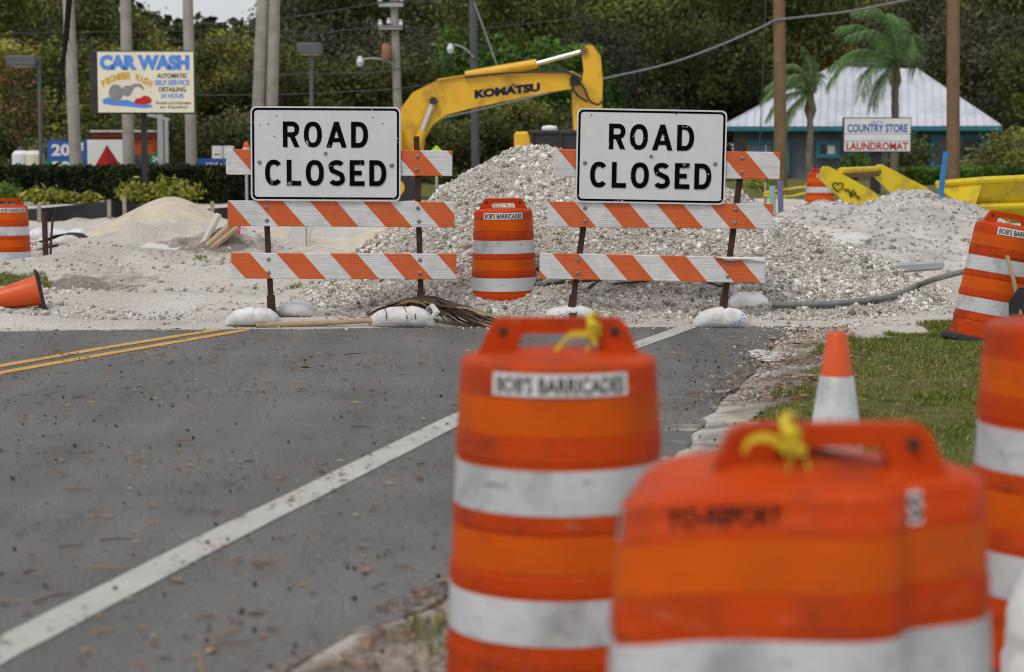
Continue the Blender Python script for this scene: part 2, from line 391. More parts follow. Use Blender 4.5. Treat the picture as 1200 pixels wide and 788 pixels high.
M['wire_l'] = pm('wire_grey', (.20, .205, .21), (.16, .165, .17), 5, .6)
M['roof'] = pm('metal_roof', (.64, .66, .71), (.50, .52, .57), .8, .45, metal=.15, dirt=(.28, .27, .27), dirt_amt=.6, dscale=.7)
M['wall_blue'] = pm('blue_grey_wall', (.20, .235, .29), (.16, .19, .24), 1.0, .8, .1, 8)
M['teal'] = pm('turquoise_trim', (.030, .19, .25), (.024, .15, .20), 3, .6)
M['white_panel'] = pm('white_panel', (.78, .79, .80), (.70, .71, .72), 2, .5)
M['cream_panel'] = pm('cream_panel', (.78, .74, .58), (.70, .66, .52), 2, .5)
M['red'] = pm('red_print', (.52, .012, .014), (.44, .010, .012), 4, .5)
M['red_dark'] = pm('dark_red_print', (.30, .008, .012), (.26, .006, .010), 4, .5)
M['blue'] = pm('blue_print', (.030, .11, .42), (.025, .09, .36), 4, .5)
M['light_blue'] = pm('light_blue_print', (.10, .26, .70), (.08, .22, .62), 4, .5)
M['gold'] = pm('gold_print', (.66, .38, .03), (.58, .32, .03), 4, .5)
M['brown_print'] = pm('brown_print', (.10, .05, .02), (.08, .04, .018), 4, .6)
M['grey_print'] = pm('grey_print', (.28, .28, .30), (.20, .20, .22), 4, .6)
M['green'] = pm('green_print', (.02, .22, .10), (.018, .18, .085), 4, .5)
M['orange_wall'] = pm('orange_wall', (.44, .075, .02), (.37, .06, .018), 2, .8)
M['maroon'] = pm('maroon_fascia', (.16, .022, .018), (.12, .018, .015), 2, .7)
M['black_fabric'] = pm('black_silt_fabric', (.014, .014, .016), (.026, .026, .028), 4, .85, .3, 20)
M['stake'] = pm('wood_stake', (.38, .31, .22), (.27, .21, .15), 8, .85)
M['plank'] = pm('tan_plank', (.46, .33, .20), (.34, .24, .145), 9, .85, .3, 40)
M['hose'] = pm('grey_hose', (.22, .22, .21), (.15, .15, .145), 12, .6)
M['pebble'] = pm_island('crushed_shell', [(0, (0.1725, 0.1437, 0.115)), (0.2, (0.368, 0.322, 0.2645)), (0.5, (0.5635, 0.5175, 0.4542)), (0.8, (0.69, 0.6555, 0.598)), (1, (0.85, 0.85, 0.805))], .9, 1.1, namp=(.80, 1.14))
M['gravel'] = pm('gravel_bed', (.50, .465, .415), (.33, .30, .26), 28, .95, .9, 45, dirt=(.20, .17, .14), dirt_amt=.6, dscale=1.6)
M['sand'] = pm('tan_sand', (.60, .52, .41), (.50, .425, .33), 5, .95, .6, 40, dirt=(.36, .30, .24), dirt_amt=.5, dscale=1.6)
M['grey_dirt'] = pm('grey_dirt', (.58, .54, .50), (.38, .35, .315), 2.2, .95, .8, 22, dirt=(.22, .195, .17), dirt_amt=.6, dscale=1.5)
M['clod'] = pm_island('dirt_clod', [(0, (0.216, 0.189, 0.162)), (0.5, (0.405, 0.3713, 0.3307)), (1, (0.702, 0.6615, 0.6075))], .95)
M['grass'] = pm_island('grass_blades', [(0, (0.06, 0.0975, 0.0126)), (0.4, (0.126, 0.1755, 0.0234)), (0.72, (0.204, 0.247, 0.0405)), (0.88, (0.324, 0.299, 0.09)), (1, (0.48, 0.416, 0.171))], .7, transl=.25)
M['litter'] = pm_island('dead_leaves', [(0, (.055, .026, .014)), (.3, (.13, .062, .028)), (.6, (.22, .115, .05)), (.85, (.33, .20, .10)), (1, (.42, .32, .20))], .8)
M['acorn'] = pm('acorn', (.016, .012, .010), (.035, .022, .016), 30, .4)
M['frond_dead'] = pm_island('dead_frond', [(0, (.035, .022, .014)), (.35, (.11, .068, .04)), (.7, (.23, .155, .09)), (1, (.42, .31, .20))], .75)
M['bark'] = pm('bark', (.10, .080, .062), (.055, .043, .034), 3, .95, .5, 14)
M['palm_bark'] = pm('palm_bark', (.24, .20, .155), (.13, .105, .08), 5, .95, .5, 12)
M['leaf_a'] = pm_island('leaf_dark', [(0, (0.0682, 0.0869, 0.0246)), (0.5, (0.0981, 0.1209, 0.0311)), (1, (0.156, 0.1726, 0.0431))], .7, .35, transl=.2)
M['leaf_b'] = pm_island('leaf_olive', [(0, (0.2181, 0.2312, 0.0603)), (0.5, (0.3082, 0.3095, 0.0793)), (1, (0.4402, 0.4123, 0.1098))], .7, .35, transl=.2)
M['leaf_c'] = pm_island('leaf_bright', [(0, (0.0579, 0.1189, 0.0209)), (0.5, (0.0851, 0.1733, 0.0283)), (1, (0.1286, 0.233, 0.0377))], .7, .35, transl=.25)
M['leaf_g'] = pm_island('leaf_grey_moss', [(0, (0.0862, 0.0847, 0.0527)), (0.5, (0.1137, 0.1118, 0.0687)), (1, (0.1648, 0.1583, 0.1009))], .8, .35, transl=.15)
M['leaf_o'] = pm_island('leaf_ochre', [(0, (0.1228, 0.1042, 0.0277)), (0.5, (0.1735, 0.1447, 0.0379)), (1, (0.2445, 0.1904, 0.0511))], .7, .35, transl=.2)
M['hedge'] = pm_island('hedge_leaf', [(0, (0.0168, 0.0264, 0.0084)), (0.5, (0.0432, 0.0624, 0.0168)), (1, (0.096, 0.108, 0.0312))], .6, 1.5, transl=.15)
M['croton'] = pm_island('croton_leaf', [(0, (0.09, 0.12, 0.015)), (0.5, (0.27, 0.285, 0.0375)), (1, (0.435, 0.405, 0.0825))], .5, transl=.2)
M['palm_leaf'] = pm_island('palm_leaf', [(0, (0.0728, 0.1489, 0.0458)), (0.5, (0.156, 0.268, 0.0936)), (1, (0.3119, 0.4564, 0.1871))], .5, transl=.3)
M['moss'] = pm_island('dark_moss', [(0, (.006, .006, .005)), (1, (.022, .020, .016))], .9)
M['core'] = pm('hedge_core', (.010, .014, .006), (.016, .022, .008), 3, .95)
M['lime'] = pm('lime_sign', (.48, .72, .03), (.42, .64, .03), 4, .5)
M['pink'] = pm('pink_flag', (.80, .10, .26), (.7, .08, .22), 6, .6)
M['blue_post'] = pm('blue_post', (.035, .19, .46), (.03, .16, .40), 5, .6)
M['mint'] = pm('mint_post', (.28, .46, .38), (.22, .38, .31), 5, .6)
M['purple'] = pm('purple_post', (.17, .15, .30), (.13, .12, .24), 5, .6)
M['concrete'] = pm('pale_concrete', (.62, .61, .58), (.50, .49, .46), 4, .9, .2, 30)
M['lamp_glass'] = pm('lamp_glass', (.75, .78, .80), (.65, .68, .70), 4, .2)
M['transf'] = pm('rusty_transformer', (.36, .17, .10), (.28, .12, .07), 4, .6)

# ================================================================== SETTING
RE = [gnd(*p) for p in ((1010, 366), (960, 378), (928, 392), (900, 410), (880, 436), (848, 466), (815, 505), (786, 548), (735, 600), (640, 650), (530, 697), (425, 737), (330, 790), (200, 850), (-100, 1000))]
_ry = np.array([p.y for p in RE][::-1]); _rx = np.array([p.x for p in RE][::-1])
def xe(y): return np.where(y < _ry[0], _rx[0] + (y - _ry[0]) * .42, np.interp(y, _ry, _rx))
def yf(x): return np.interp(x, [xat(0, 15.8), xat(300, 15.9), xat(600, 16.05), xat(930, 16.05)], [15.72, 15.92, 16.1, 16.15])
def smooth(a, b, x):
    t = np.clip((x - a) / (b - a), 0, 1); return t * t * (3 - 2 * t)
def gauss(x, y, cx, cy, sx, sy): return np.exp(-((x - cx) / sx) ** 2 - ((y - cy) / sy) ** 2)
DRUMS = {'A': (xat(655, 5.0), 5.0, 0.0), 'B': (xat(942, 3.35), 3.35, 0.0),
         'D': (xat(1275, 5.08), 5.08, .075), 'E': (xat(1161, 15.2), 15.2, -.05), 'F': (xat(7, 25.0), 25.0, -.18), 'G': (xat(591, 17.0), 17.0, .01)}
def GH(x, y):
    x = np.asarray(x, float); y = np.asarray(y, float)
    d = np.maximum((x - xe(y)) * .93, y - yf(x))
    n = fbm(x, y, 1.6, 5, 3)
    h = np.clip(.11 * (d - .10 + .30 * n), -.035, .028)
    out = smooth(.3, 2.0, d)
    far = smooth(16.3, 18.5, y)
    h = h + out * (.035 * fbm(x, y, .7, 5, 11) + .012 * fbm(x, y, 6, 3, 5))
    near = 1 - smooth(60, 80, np.hypot(x, y - 20))
    h = h + far * near * (.12 * fbm(x, y, .55, 5, 21) + .10 * np.abs(fbm(x, y, 1.9, 5, 31)) + .04 * np.abs(fbm(x, y, 5.5, 3, 33)) + .05 * np.abs(fbm(x * .35, y * 1.6, 1.2, 4, 35)))
    h = h + .26 * gauss(x, y, xat(140, 23), 23.4, .8, .8) * (1 + .8 * fbm(x, y, 2.6, 4, 41)) + .30 * gauss(x, y, xat(190, 26), 26.5, 1.5, 1.0) * (1 + .8 * fbm(x, y, 2.6, 4, 43))
    h = h + .22 * gauss(x, y, xat(270, 25), 25.5, 1.2, .9) * (1 + .9 * fbm(x, y, 3, 4, 45)) - .20 * gauss(x, y, xat(50, 21), 20.8, 1.2, .9)
    h = h + .07 * gauss(x, y, xat(10, 16.5), 16.5, .45, .22) * (1 + .5 * fbm(x, y, 4, 3, 47))
    for k in ('D', 'E', 'F', 'G'):
        cx, cy, cz = DRUMS[k]; wgt = gauss(x, y, cx, cy, .42, .42); h = h * (1 - wgt) + (cz - .005) * wgt
    for k in ('B',):
        cx, cy, cz = DRUMS[k]; wgt = gauss(x, y, cx, cy, .5, .5); h = h * (1 - wgt) + (cz - .005) * wgt
    return h
def gh(x, y): return float(GH(np.array([x]), np.array([y]))[0])
TURF = [gnd(*p) for p in ((800, 566), (862, 508), (893, 478), (925, 448), (965, 420), (1000, 392), (1040, 382), (1110, 376), (1180, 378), (1700, 395), (2600, 800), (760, 900), (700, 700))]
LT = [gnd(*p) for p in ((-400, 326), (52, 327), (60, 333), (20, 337), (-400, 339))]
def inpoly(px, py, poly):
    ins = np.zeros(np.shape(px), bool); n = len(poly)
    for i in range(n):
        a, b = poly[i], poly[(i + 1) % n]
        c = ((a.y > py) != (b.y > py)) & (px < (b.x - a.x) * (py - a.y) / (b.y - a.y + 1e-12) + a.x)
        ins ^= c
    return ins

def grow(a, b, start, ratio, end):
    out = []; s = start; x = b
    while x < end: x += s; s *= ratio; out.append(x)
    return out
xs = np.concatenate([[-v for v in grow(0, 9, .3, 1.22, 2600)][::-1], np.arange(-9, 9.01, .085), grow(0, 9, .3, 1.22, 2600)])
ys = np.concatenate([[-v for v in grow(0, -1.5, .3, 1.25, 600)][::-1], np.arange(1.5, 32, .085), grow(0, 32, .2, 1.13, 3200)])
GX, GY = np.meshgrid(xs, ys); GZ = GH(GX, GY)
nx, ny = len(xs), len(ys)
gv = np.stack([GX.ravel(), GY.ravel(), GZ.ravel()], 1)
ii = (np.arange(ny - 1)[:, None] * nx + np.arange(nx - 1)[None, :]).ravel()
gf = np.stack([ii, ii + 1, ii + nx + 1, ii + nx], 1)
ground = struct(np_mesh('ground', gv, gf, M['ground'], smooth=True))
tf = inpoly(gv[:, 0] + .55 * fbm(gv[:, 0], gv[:, 1], 1.3, 4, 301) - .10, gv[:, 1] + .9 * fbm(gv[:, 0], gv[:, 1], 1.3, 4, 303), TURF) | inpoly(gv[:, 0], gv[:, 1], LT) | (gv[:, 1] > 54)
a_ = ground.data.attributes.new('turf', 'FLOAT', 'POINT'); a_.data.foreach_set('value', tf.astype(np.float32))

mud = .80 * gauss(gv[:, 0], gv[:, 1], xat(75, 21), 20.8, 1.1, 1.1) + .36 * gauss(gv[:, 0], gv[:, 1], xat(215, 25), 25.0, 1.6, .8) + .40 * gauss(gv[:, 0], gv[:, 1], xat(270, 25), 25.2, 1.0, .6) + .40 * gauss(gv[:, 0], gv[:, 1], xat(1010, 18), 17.6, 1.2, .8)
_dd = (gv[:, 0] - xe(gv[:, 1])) * .93; mud = mud + .52 * smooth(-.1, .1, _dd) * (1 - smooth(.5, .9, _dd)) * (1 - smooth(14.6, 15.8, gv[:, 1]))
a_ = ground.data.attributes.new('mud', 'FLOAT', 'POINT'); a_.data.foreach_set('value', mud.astype(np.float32))
# road slab: a grid clipped to the broken edge
xr = np.arange(-16, 3.6, .1); yr = np.concatenate([np.arange(-30, 2, .8), np.arange(2, 16.45, .1)])
RX, RY = np.meshgrid(xr, yr)
EX = xe(RY) + .05 * fbm(RY, RX * 0, 2.5, 3, 61); RX2 = np.minimum(RX, EX)
FY = yf(RX2) + .05 * fbm(RX2, RX2 * 0, 2.0, 3, 63); RY2 = np.minimum(RY, FY)
nx, ny = len(xr), len(yr)
rv = np.stack([RX2.ravel(), RY2.ravel(), np.zeros(RX2.size)], 1)
ii = (np.arange(ny - 1)[:, None] * nx + np.arange(nx - 1)[None, :]).ravel()
rf = np.stack([ii, ii + 1, ii + nx + 1, ii + nx], 1)
ar = (rv[rf[:, 1], 0] - rv[rf[:, 0], 0] > 1e-4) | (rv[rf[:, 2], 0] - rv[rf[:, 3], 0] > 1e-4)
br = (rv[rf[:, 3], 1] - rv[rf[:, 0], 1] > 1e-4) | (rv[rf[:, 2], 1] - rv[rf[:, 1], 1] > 1e-4)
rf = rf[ar & br]
road = struct(np_mesh('road', rv, rf, M['asphalt']))
ed = np.maximum((RX2 - EX) * .93, RY2 - FY).ravel()
edv = np.clip(1 + ed / .75, 0, 1) * .62
if len(road.data.vertices) == len(edv):
    a_ = road.data.attributes.new('edge', 'FLOAT', 'POINT'); a_.data.foreach_set('value', edv.astype(np.float32))

def stripe(name, pts, wid, mat, z=.004):
    P = [gnd(*p) for p in pts]; Q = []
    for i in range(len(P) - 1):           # resample, straight runs in perspective
        for k in range(12): Q.append(P[i].lerp(P[i + 1], k / 12))
    Q.append(P[-1]); vs = []; fs = []
    for i, p in enumerate(Q):
        t = (Q[min(i + 1, len(Q) - 1)] - Q[max(0, i - 1)]).normalized(); nrm = Vector((t.y, -t.x, 0))
        j = .006 * (vn(p.x * 7, p.y * 7, 5) - .5)
        vs += [(p - nrm * (wid / 2 + j)) + Vector((0, 0, z)), (p + nrm * (wid / 2 - j)) + Vector((0, 0, z))]
        if i: fs.append((2 * i - 2, 2 * i - 1, 2 * i + 1, 2 * i))
    return struct(MB().add(vs, fs).build(name, mat))
stripe('edge_line', [(-700, 1160), (-200, 868), (0, 763), (268, 625), (540, 490), (660, 435), (772, 396), (806, 383.5)], .155, M['white_line'])
stripe('centre_line', [(-900, 625), (-300, 485.5), (0, 429.5), (130, 407), (258, 386.5)], .105, M['yellow_line'])
stripe('centre_line', [(-900, 648), (-300, 497), (0, 437.5), (140, 412.8), (290, 387)], .105, M['yellow_line'])
def patch(name, c, rx, ry, mat, seed, z=.006):
    vs = [(c.x, c.y, z)]; n = 28
    for k in range(n):
        a = 2 * math.pi * k / n; r = 1 + .55 * float(fbm(math.cos(a) * 2 + seed, math.sin(a) * 2, 1.5, 3, seed))
        vs.append((c.x + rx * r * math.cos(a), c.y + ry * r * math.sin(a), z))
    return struct(MB().add(vs, [(0, 1 + k, 1 + (k + 1) % n) for k in range(n)]).build(name, mat))
patch('spilled_sand', gnd(897, 418), .10, .42, M['concrete'], 3)

# ------------------------------------------------------------------ scatter helpers
OCT = np.array([[1, 0, 0], [-1, 0, 0], [0, 1, 0], [0, -1, 0], [0, 0, 1], [0, 0, -1]], float)
OCF = np.array([[0, 2, 4], [2, 1, 4], [1, 3, 4], [3, 0, 4], [2, 0, 5], [1, 2, 5], [3, 1, 5], [0, 3, 5]])
def rand_rot(n):
    q = rng.normal(size=(n, 4)); q /= np.linalg.norm(q, axis=1)[:, None]
    a, b, c, d = q.T
    return np.stack([np.stack([1 - 2 * (c * c + d * d), 2 * (b * c - a * d), 2 * (b * d + a * c)], 1),
                     np.stack([2 * (b * c + a * d), 1 - 2 * (b * b + d * d), 2 * (c * d - a * b)], 1),
                     np.stack([2 * (b * d - a * c), 2 * (c * d + a * b), 1 - 2 * (b * b + c * c)], 1)], 1)
def stones(P, size):
    n = len(P); s = size[:, None, None] * rng.uniform(.45, 1.0, (n, 1, 3))
    v = OCT[None] * s * rng.uniform(.75, 1.2, (n, 6, 1))
    v = np.einsum('nij,nkj->nki', rand_rot(n), v) + P[:, None, :]
    f = OCF[None] + (np.arange(n) * 6)[:, None, None]
    return v.reshape(-1, 3), f.reshape(-1, 3)
def leaves(P, size, flat=0.0, asp=.5):
    """four-cornered leaves, folded a little along the middle; flat=1 lies on the ground"""
    n = len(P)
    L_ = np.array([[-1, 0, 0], [0, -asp, .12], [1, 0, .05], [0, asp, .12]])
    v = L_[None] * size[:, None, None] * rng.uniform(.7, 1.25, (n, 1, 1))
    Rm = rand_rot(n)
    if flat > 0:
        a = rng.uniform(0, 6.283, n); t = rng.normal(0, .28, n)
        z0 = np.zeros(n); o1 = np.ones(n)
        Rz = np.stack([np.stack([np.cos(a), -np.sin(a), z0], 1), np.stack([np.sin(a), np.cos(a), z0], 1), np.stack([z0, z0, o1], 1)], 1)
        Rx_ = np.stack([np.stack([o1, z0, z0], 1), np.stack([z0, np.cos(t), -np.sin(t)], 1), np.stack([z0, np.sin(t), np.cos(t)], 1)], 1)
        Rm = np.einsum('nij,njk->nik', Rz, Rx_)
    v = np.einsum('nij,nkj->nki', Rm, v) + P[:, None, :]
    f = np.arange(n * 4).reshape(n, 4)
    return v.reshape(-1, 3), f

# ------------------------------------------------------------------ piles
def pile(name, label, cat, fn, x0, x1, y0, y1, res, mat):
    xs = np.arange(x0, x1, res); ys = np.arange(y0, y1, res); X, Y = np.meshgrid(xs, ys)
    Z = fn(X, Y); nx, ny = len(xs), len(ys)
    c = ((x0 + x1) / 2, (y0 + y1) / 2, 0)
    v = np.stack([X.ravel() - c[0], Y.ravel() - c[1], Z.ravel()], 1)
    ii = (np.arange(ny - 1)[:, None] * nx + np.arange(nx - 1)[None, :]).ravel()
    f = np.stack([ii, ii + 1, ii + nx + 1, ii + nx], 1)
    g = GH(X, Y).ravel(); keep = (v[f, 2] > (g[f] - .08)).any(1); f = f[keep]
    root = thing(name, label, cat, c)
    np_mesh('heap', v, f, mat, root, smooth=True)
    return root, c
def cone(x, y, cx, cy, h, rx, ry, p=1.15):
    r = np.sqrt(((x - cx) / rx) ** 2 + ((y - cy) / ry) ** 2); rr = np.sqrt(r * r + .02)
    return h * (1.06 - rr ** p)
def smax(*a):
    k = 9.0; return np.log(sum(np.exp(k * np.clip(t, -3, 5)) for t in a)) / k
def gravel_h(x, y):
    h = smax(cone(x, y, xat(622, 19.6), 19.6, 1.60, 2.2, 3.1), cone(x, y, xat(700, 19.7), 19.7, 1.42, 2.1, 3.0), cone(x, y, xat(815, 19.5), 19.5, 1.20, 2.3, 2.8), cone(x, y, xat(915, 18.6), 18.6, .66, 1.9, 2.1),
             cone(x, y, xat(470, 18.3), 18.3, .28, 1.1, 1.5))
    h = h - .07 + .06 * fbm(x, y, 1.1, 3, 71) + .030 * fbm(x, y, 5, 3, 73)
    return np.maximum(h, -.5)
gp, gc = pile('gravel_pile', 'large heap of white crushed shell gravel behind the road closed barricades', 'gravel pile', gravel_h, -2.9, 5.2, 15.9, 23.0, .05, M['gravel'])
n = 125000
px_ = rng.uniform(-2.9, 5.0, n); py_ = rng.uniform(16.0, 20.3, n); hz = gravel_h(px_, py_); hg = GH(px_, py_)
k = (hz > hg - .03); px_, py_, hz = px_[k], py_[k], hz[k]
sz = np.exp(rng.normal(math.log(.0105), .55, len(px_))); sz = np.clip(sz * np.where(rng.uniform(0, 1, len(sz)) < .012, 2.6, 1), .005, .06)
v, f = stones(np.stack([px_ - gc[0], py_ - gc[1], hz + sz * .15], 1), sz)
stuff(np_mesh('gravel_stones', v, f, M['pebble'], gp))

def dirt_h(x, y):
    h = smax(cone(x, y, xat(1075, 26.5), 26.5, .98, 1.75, 3.6), cone(x, y, xat(985, 26), 26, .78, 2.3, 3.4), cone(x, y, xat(1120, 24.6), 24.6, .24, 1.5, 2.4), cone(x, y, xat(1230, 25.5), 25.5, .16, 2.2, 3.0),
             cone(x, y, xat(1020, 23.0), 23.0, .30, 2.0, 2.0))
    return np.maximum(h - .04 + .16 * fbm(x, y, 1.3, 5, 81) + .05 * np.abs(fbm(x, y, 5, 4, 83)), -.5)
dp, dc = pile('dirt_mound', 'uneven grey dirt mound in front of the yellow bucket frame', 'dirt mound', dirt_h, 1.6, 9.5, 20.0, 31.0, .07, M['grey_dirt'])
n = 9000
px_ = rng.uniform(1.6, 9.0, n); py_ = rng.uniform(20, 27.5, n); hz = dirt_h(px_, py_); k = hz > GH(px_, py_); px_, py_, hz = px_[k], py_[k], hz[k]
sz = np.clip(np.exp(rng.normal(math.log(.024), .5, len(px_))), .01, .10); v, f = stones(np.stack([px_ - dc[0], py_ - dc[1], hz], 1), sz)
stuff(np_mesh('dirt_clods', v, f, M['clod'], dp))

def sand_h(x, y):
    h = smax(cone(x, y, xat(200, 30.5), 30.5, .80, 1.35, 2.2), cone(x, y, xat(120, 30), 30, .18, 1.7, 1.6))
    return np.maximum(h - .03 + .04 * fbm(x, y, 1.5, 4, 91), -.5)
sp_, sc_ = pile('sand_pile', 'smooth cone of tan sand below the car wash sign', 'sand pile', sand_h, -9.0, -2.0, 27, 34, .07, M['sand'])
def sand2_h(x, y):
    h = smax(cone(x, y, xat(325, 27), 27, .42, 1.1, 1.6), cone(x, y, xat(460, 26.5), 26.5, .52, 1.0, 1.7))
    return np.maximum(h - .03 + .05 * fbm(x, y, 1.8, 4, 95), -.5)
pile('sand_pile', 'low pale sand heap with a dip showing between the boards of the left barricade', 'sand pile', sand2_h, -5.5, .4, 24.5, 29.5, .07, M['sand'])

# loose shell on the ground around the pile and along the broken asphalt
n = 26000
qx = rng.uniform(-5.5, 6.5, n); qy = rng.uniform(15.75, 22.5, n); d = np.maximum((qx - xe(qy)) * .93, qy - yf(qx))
pr = np.exp(-((qx - 1.6) / 2.6) ** 2) * np.exp(-((qy - 16.6) / 2.2) ** 2) + .10
k = (d > rng.uniform(-.35, .1, n)) & (rng.uniform(0, 1, n) < pr) & ~inpoly(qx, qy, TURF); qx, qy = qx[k], qy[k]
n2 = 2600; ey = 16.2 - 5.0 * rng.uniform(0, 1, n2) ** 1.8; ex = xe(ey) + rng.normal(.12, .16, n2)
qx = np.concatenate([qx, ex]); qy = np.concatenate([qy, ey])
sz = np.clip(np.exp(rng.normal(math.log(.010), .5, len(qx))), .004, .035) * np.where(qy < 15.6, .65, 1)
v, f = stones(np.stack([qx, qy, np.maximum(GH(qx, qy), np.where(np.maximum((qx - xe(qy)) * .93, qy - yf(qx)) < 0, 0, -1)) + sz * .2], 1), sz)
tag(stuff(np_mesh('loose_gravel', v, f, M['pebble'])), 'loose white shell bits strewn along the broken asphalt edge', 'gravel')
n = 16000
qx = rng.uniform(-9, -.6, n); qy = 16.4 + 14 * rng.uniform(0, 1, n) ** 1.5; k = (vn(qx * .9, qy * .9, 3) + .2 * vn(qx * 4, qy * 4, 4) > .52); qx, qy = qx[k], qy[k]
sz = np.clip(np.exp(rng.normal(math.log(.013), .6, len(qx))), .005, .05)
v, f = stones(np.stack([qx, qy, GH(qx, qy) + sz * .1], 1), sz)
tag(stuff(np_mesh('dirt_lumps', v, f, M['clod'])), 'dirt crumbs and lumps over the torn up roadbed left of the gravel', 'dirt')

# ------------------------------------------------------------------ grass, leaves, acorns
def blades(P, hgt):
    n = len(P); a = rng.uniform(0, 6.283, n); ln = rng.normal(0, .55, (n, 2)) * hgt[:, None]; wd = rng.uniform(.002, .0045, n)
    b0 = P + np.stack([np.cos(a) * wd, np.sin(a) * wd, 0 * a], 1); b1 = P - np.stack([np.cos(a) * wd, np.sin(a) * wd, 0 * a], 1)
    md = P + np.stack([ln[:, 0] * .35, ln[:, 1] * .35, hgt * .6], 1)
    m0 = md + (b0 - P) * .8; m1 = md - (b0 - P) * .8
    tp = P + np.stack([ln[:, 0], ln[:, 1], hgt], 1)
    v = np.stack([b0, b1, m1, m0, tp], 1).reshape(-1, 3); o = (np.arange(n) * 5)[:, None]
    return v, np.concatenate([o + np.array([[0, 1, 2]]), o + np.array([[0, 2, 3]]), o + np.array([[3, 2, 4]])])
n = 400000
qy = np.where(rng.uniform(0, 1, n) < .70, rng.uniform(8.4, 16.9, n), rng.uniform(4.4, 16.9, n)); qx = np.where(rng.uniform(0, 1, n) < .75, rng.uniform(.4, 5.0, n), rng.uniform(-.2, 6.6, n))
den = smooth(.42, .66, vn(qx * 1.7, qy * 1.7, 7) * .6 + vn(qx * 6, qy * 6, 8) * .4)
jx = .55 * fbm(qx, qy, 1.3, 4, 301); jy = .9 * fbm(qx, qy, 1.3, 4, 303)
bare = smooth(.50, .64, vn(qx * 1.1 + 5, qy * .55, 305) * .6 + vn(qx * 5, qy * 3, 307) * .4)
k = inpoly(qx + jx - .10, qy + jy, TURF) & (rng.uniform(0, 1, n) < (.30 + .70 * den) * (1 - .85 * bare))
qx, qy = qx[k], qy[k]; hg_ = rng.uniform(.010, .036, len(qx)) * (.6 + .8 * vn(qx * 2.5, qy * 2.5, 9))
v, f = blades(np.stack([qx, qy, GH(qx, qy) - .003], 1), hg_)
tag(stuff(np_mesh('grass', v, f, M['grass'])), 'patchy short green grass on the road shoulder', 'grass')
n = 5000; qx = rng.uniform(xat(-40, 22), xat(75, 22), n); qy = rng.uniform(20.8, 23.6, n); k = inpoly(qx, qy, LT); qx, qy = qx[k], qy[k]
v, f = blades(np.stack([qx, qy, GH(qx, qy)], 1), rng.uniform(.03, .07, len(qx)))
if len(qx): tag(stuff(np_mesh('grass', v, f, M['grass'])), 'strip of taller grass under the distant drum beside the fallen cone', 'grass')
tuft = []
for (px, py, k_) in ((508, 742, 60), (522, 768, 50), (345, 342, 120), (372, 345, 160), (235, 318, 130), (985, 322, 90), (560, 742, 60)):
    c = gnd(px, py); tuft.append(np.stack([rng.normal(c.x, .05, k_), rng.normal(c.y, .09, k_)], 1))
T = np.concatenate(tuft); v, f = blades(np.stack([T[:, 0], T[:, 1], np.maximum(GH(T[:, 0], T[:, 1]), -.02)], 1), rng.uniform(.02, .06, len(T)))
tag(stuff(np_mesh('grass_tufts', v, f, M['grass'])), 'small weed tufts poking through sand and leaf litter', 'weeds')

P = []
n = 27000; qy = 4.6 + 11.3 * rng.uniform(0, 1, n) ** .9; qx = rng.uniform(-5.0, 2.0, n)
k = ((qx - xe(qy)) < 0) & (np.abs(qx) < qy * .30 + .3) & (vn(qx * .9, qy * 1.6, 13) * .6 + vn(qx * 4, qy * 9, 15) * .4 > rng.uniform(.38, .75, n)); P.append(np.stack([qx[k], qy[k], np.full(k.sum(), .009)], 1))
n = 9500; qy = 4.4 + 3.0 * rng.uniform(0, 1, n); qx = xe(qy) + rng.uniform(-.12, 1.0, n)
k = vn(qx * 3, qy * 3, 23) > .36; P.append(np.stack([qx[k], qy[k], np.maximum(GH(qx[k], qy[k]), 0) + .012], 1))
n = 17000; qy = rng.uniform(7, 16, n); qx = xe(qy) + rng.normal(.30, .26, n); k = vn(qx * 2.5, qy * 1.5, 27) > .40; P.append(np.stack([qx[k], qy[k], np.maximum(GH(qx[k], qy[k]), 0) + .010], 1))
n = 14000; qy = rng.uniform(8, 16.3, n); qx = xe(qy) + .3 + rng.uniform(0, 3.4, n); k = (vn(qx * 1.1 + 5, qy * .55, 305) * .6 + vn(qx * 5, qy * 3, 307) * .4) > rng.uniform(.42, .66, n); P.append(np.stack([qx[k], qy[k], GH(qx[k], qy[k]) + .014], 1))
P = np.concatenate(P); v, f = leaves(P, np.clip(np.exp(rng.normal(math.log(.0105), .5, len(P))), .004, .034), 1.0, .32)
tag(stuff(np_mesh('leaf_litter', v, f, M['litter'])), 'fallen brown oak leaves scattered over road and verge', 'leaves')
n = 900; qy = 4.6 + 9 * rng.uniform(0, 1, n) ** 1.2; qx = rng.uniform(-3.5, 2.2, n); k = (qx < xe(qy) + .5) & (rng.uniform(0, 1, n) < .28 + .5 * (qx > xe(qy) - .6)); qx, qy = qx[k], qy[k]
v, f = stones(np.stack([qx, qy, np.maximum(GH(qx, qy), 0) + .008], 1), rng.uniform(.009, .014, len(qx)))
tag(stuff(np_mesh('acorns', v, f, M['acorn'])), 'dark acorns and pebbles dotted on the asphalt', 'acorns')
tw = MB()
for i in range(60):
    y = random.uniform(4.8, 15.5); x = random.uniform(-.28 * y, min(.2 * y, float(xe(np.array([y]))[0]))); a = random.gauss(0, .7); l = random.uniform(.04, .18)
    p0 = Vector((x, y, .012)); dv = Vector((math.cos(a), math.sin(a), 0)) * l
    tw.tube([p0, p0 + dv * .5 + Vector((0, .015 * random.uniform(-1, 1), .004)), p0 + dv], [.003, .003, .002], 4)
tag(stuff(tw.build('twigs', M['litter'])), 'thin dry twigs lying on the asphalt', 'twigs')

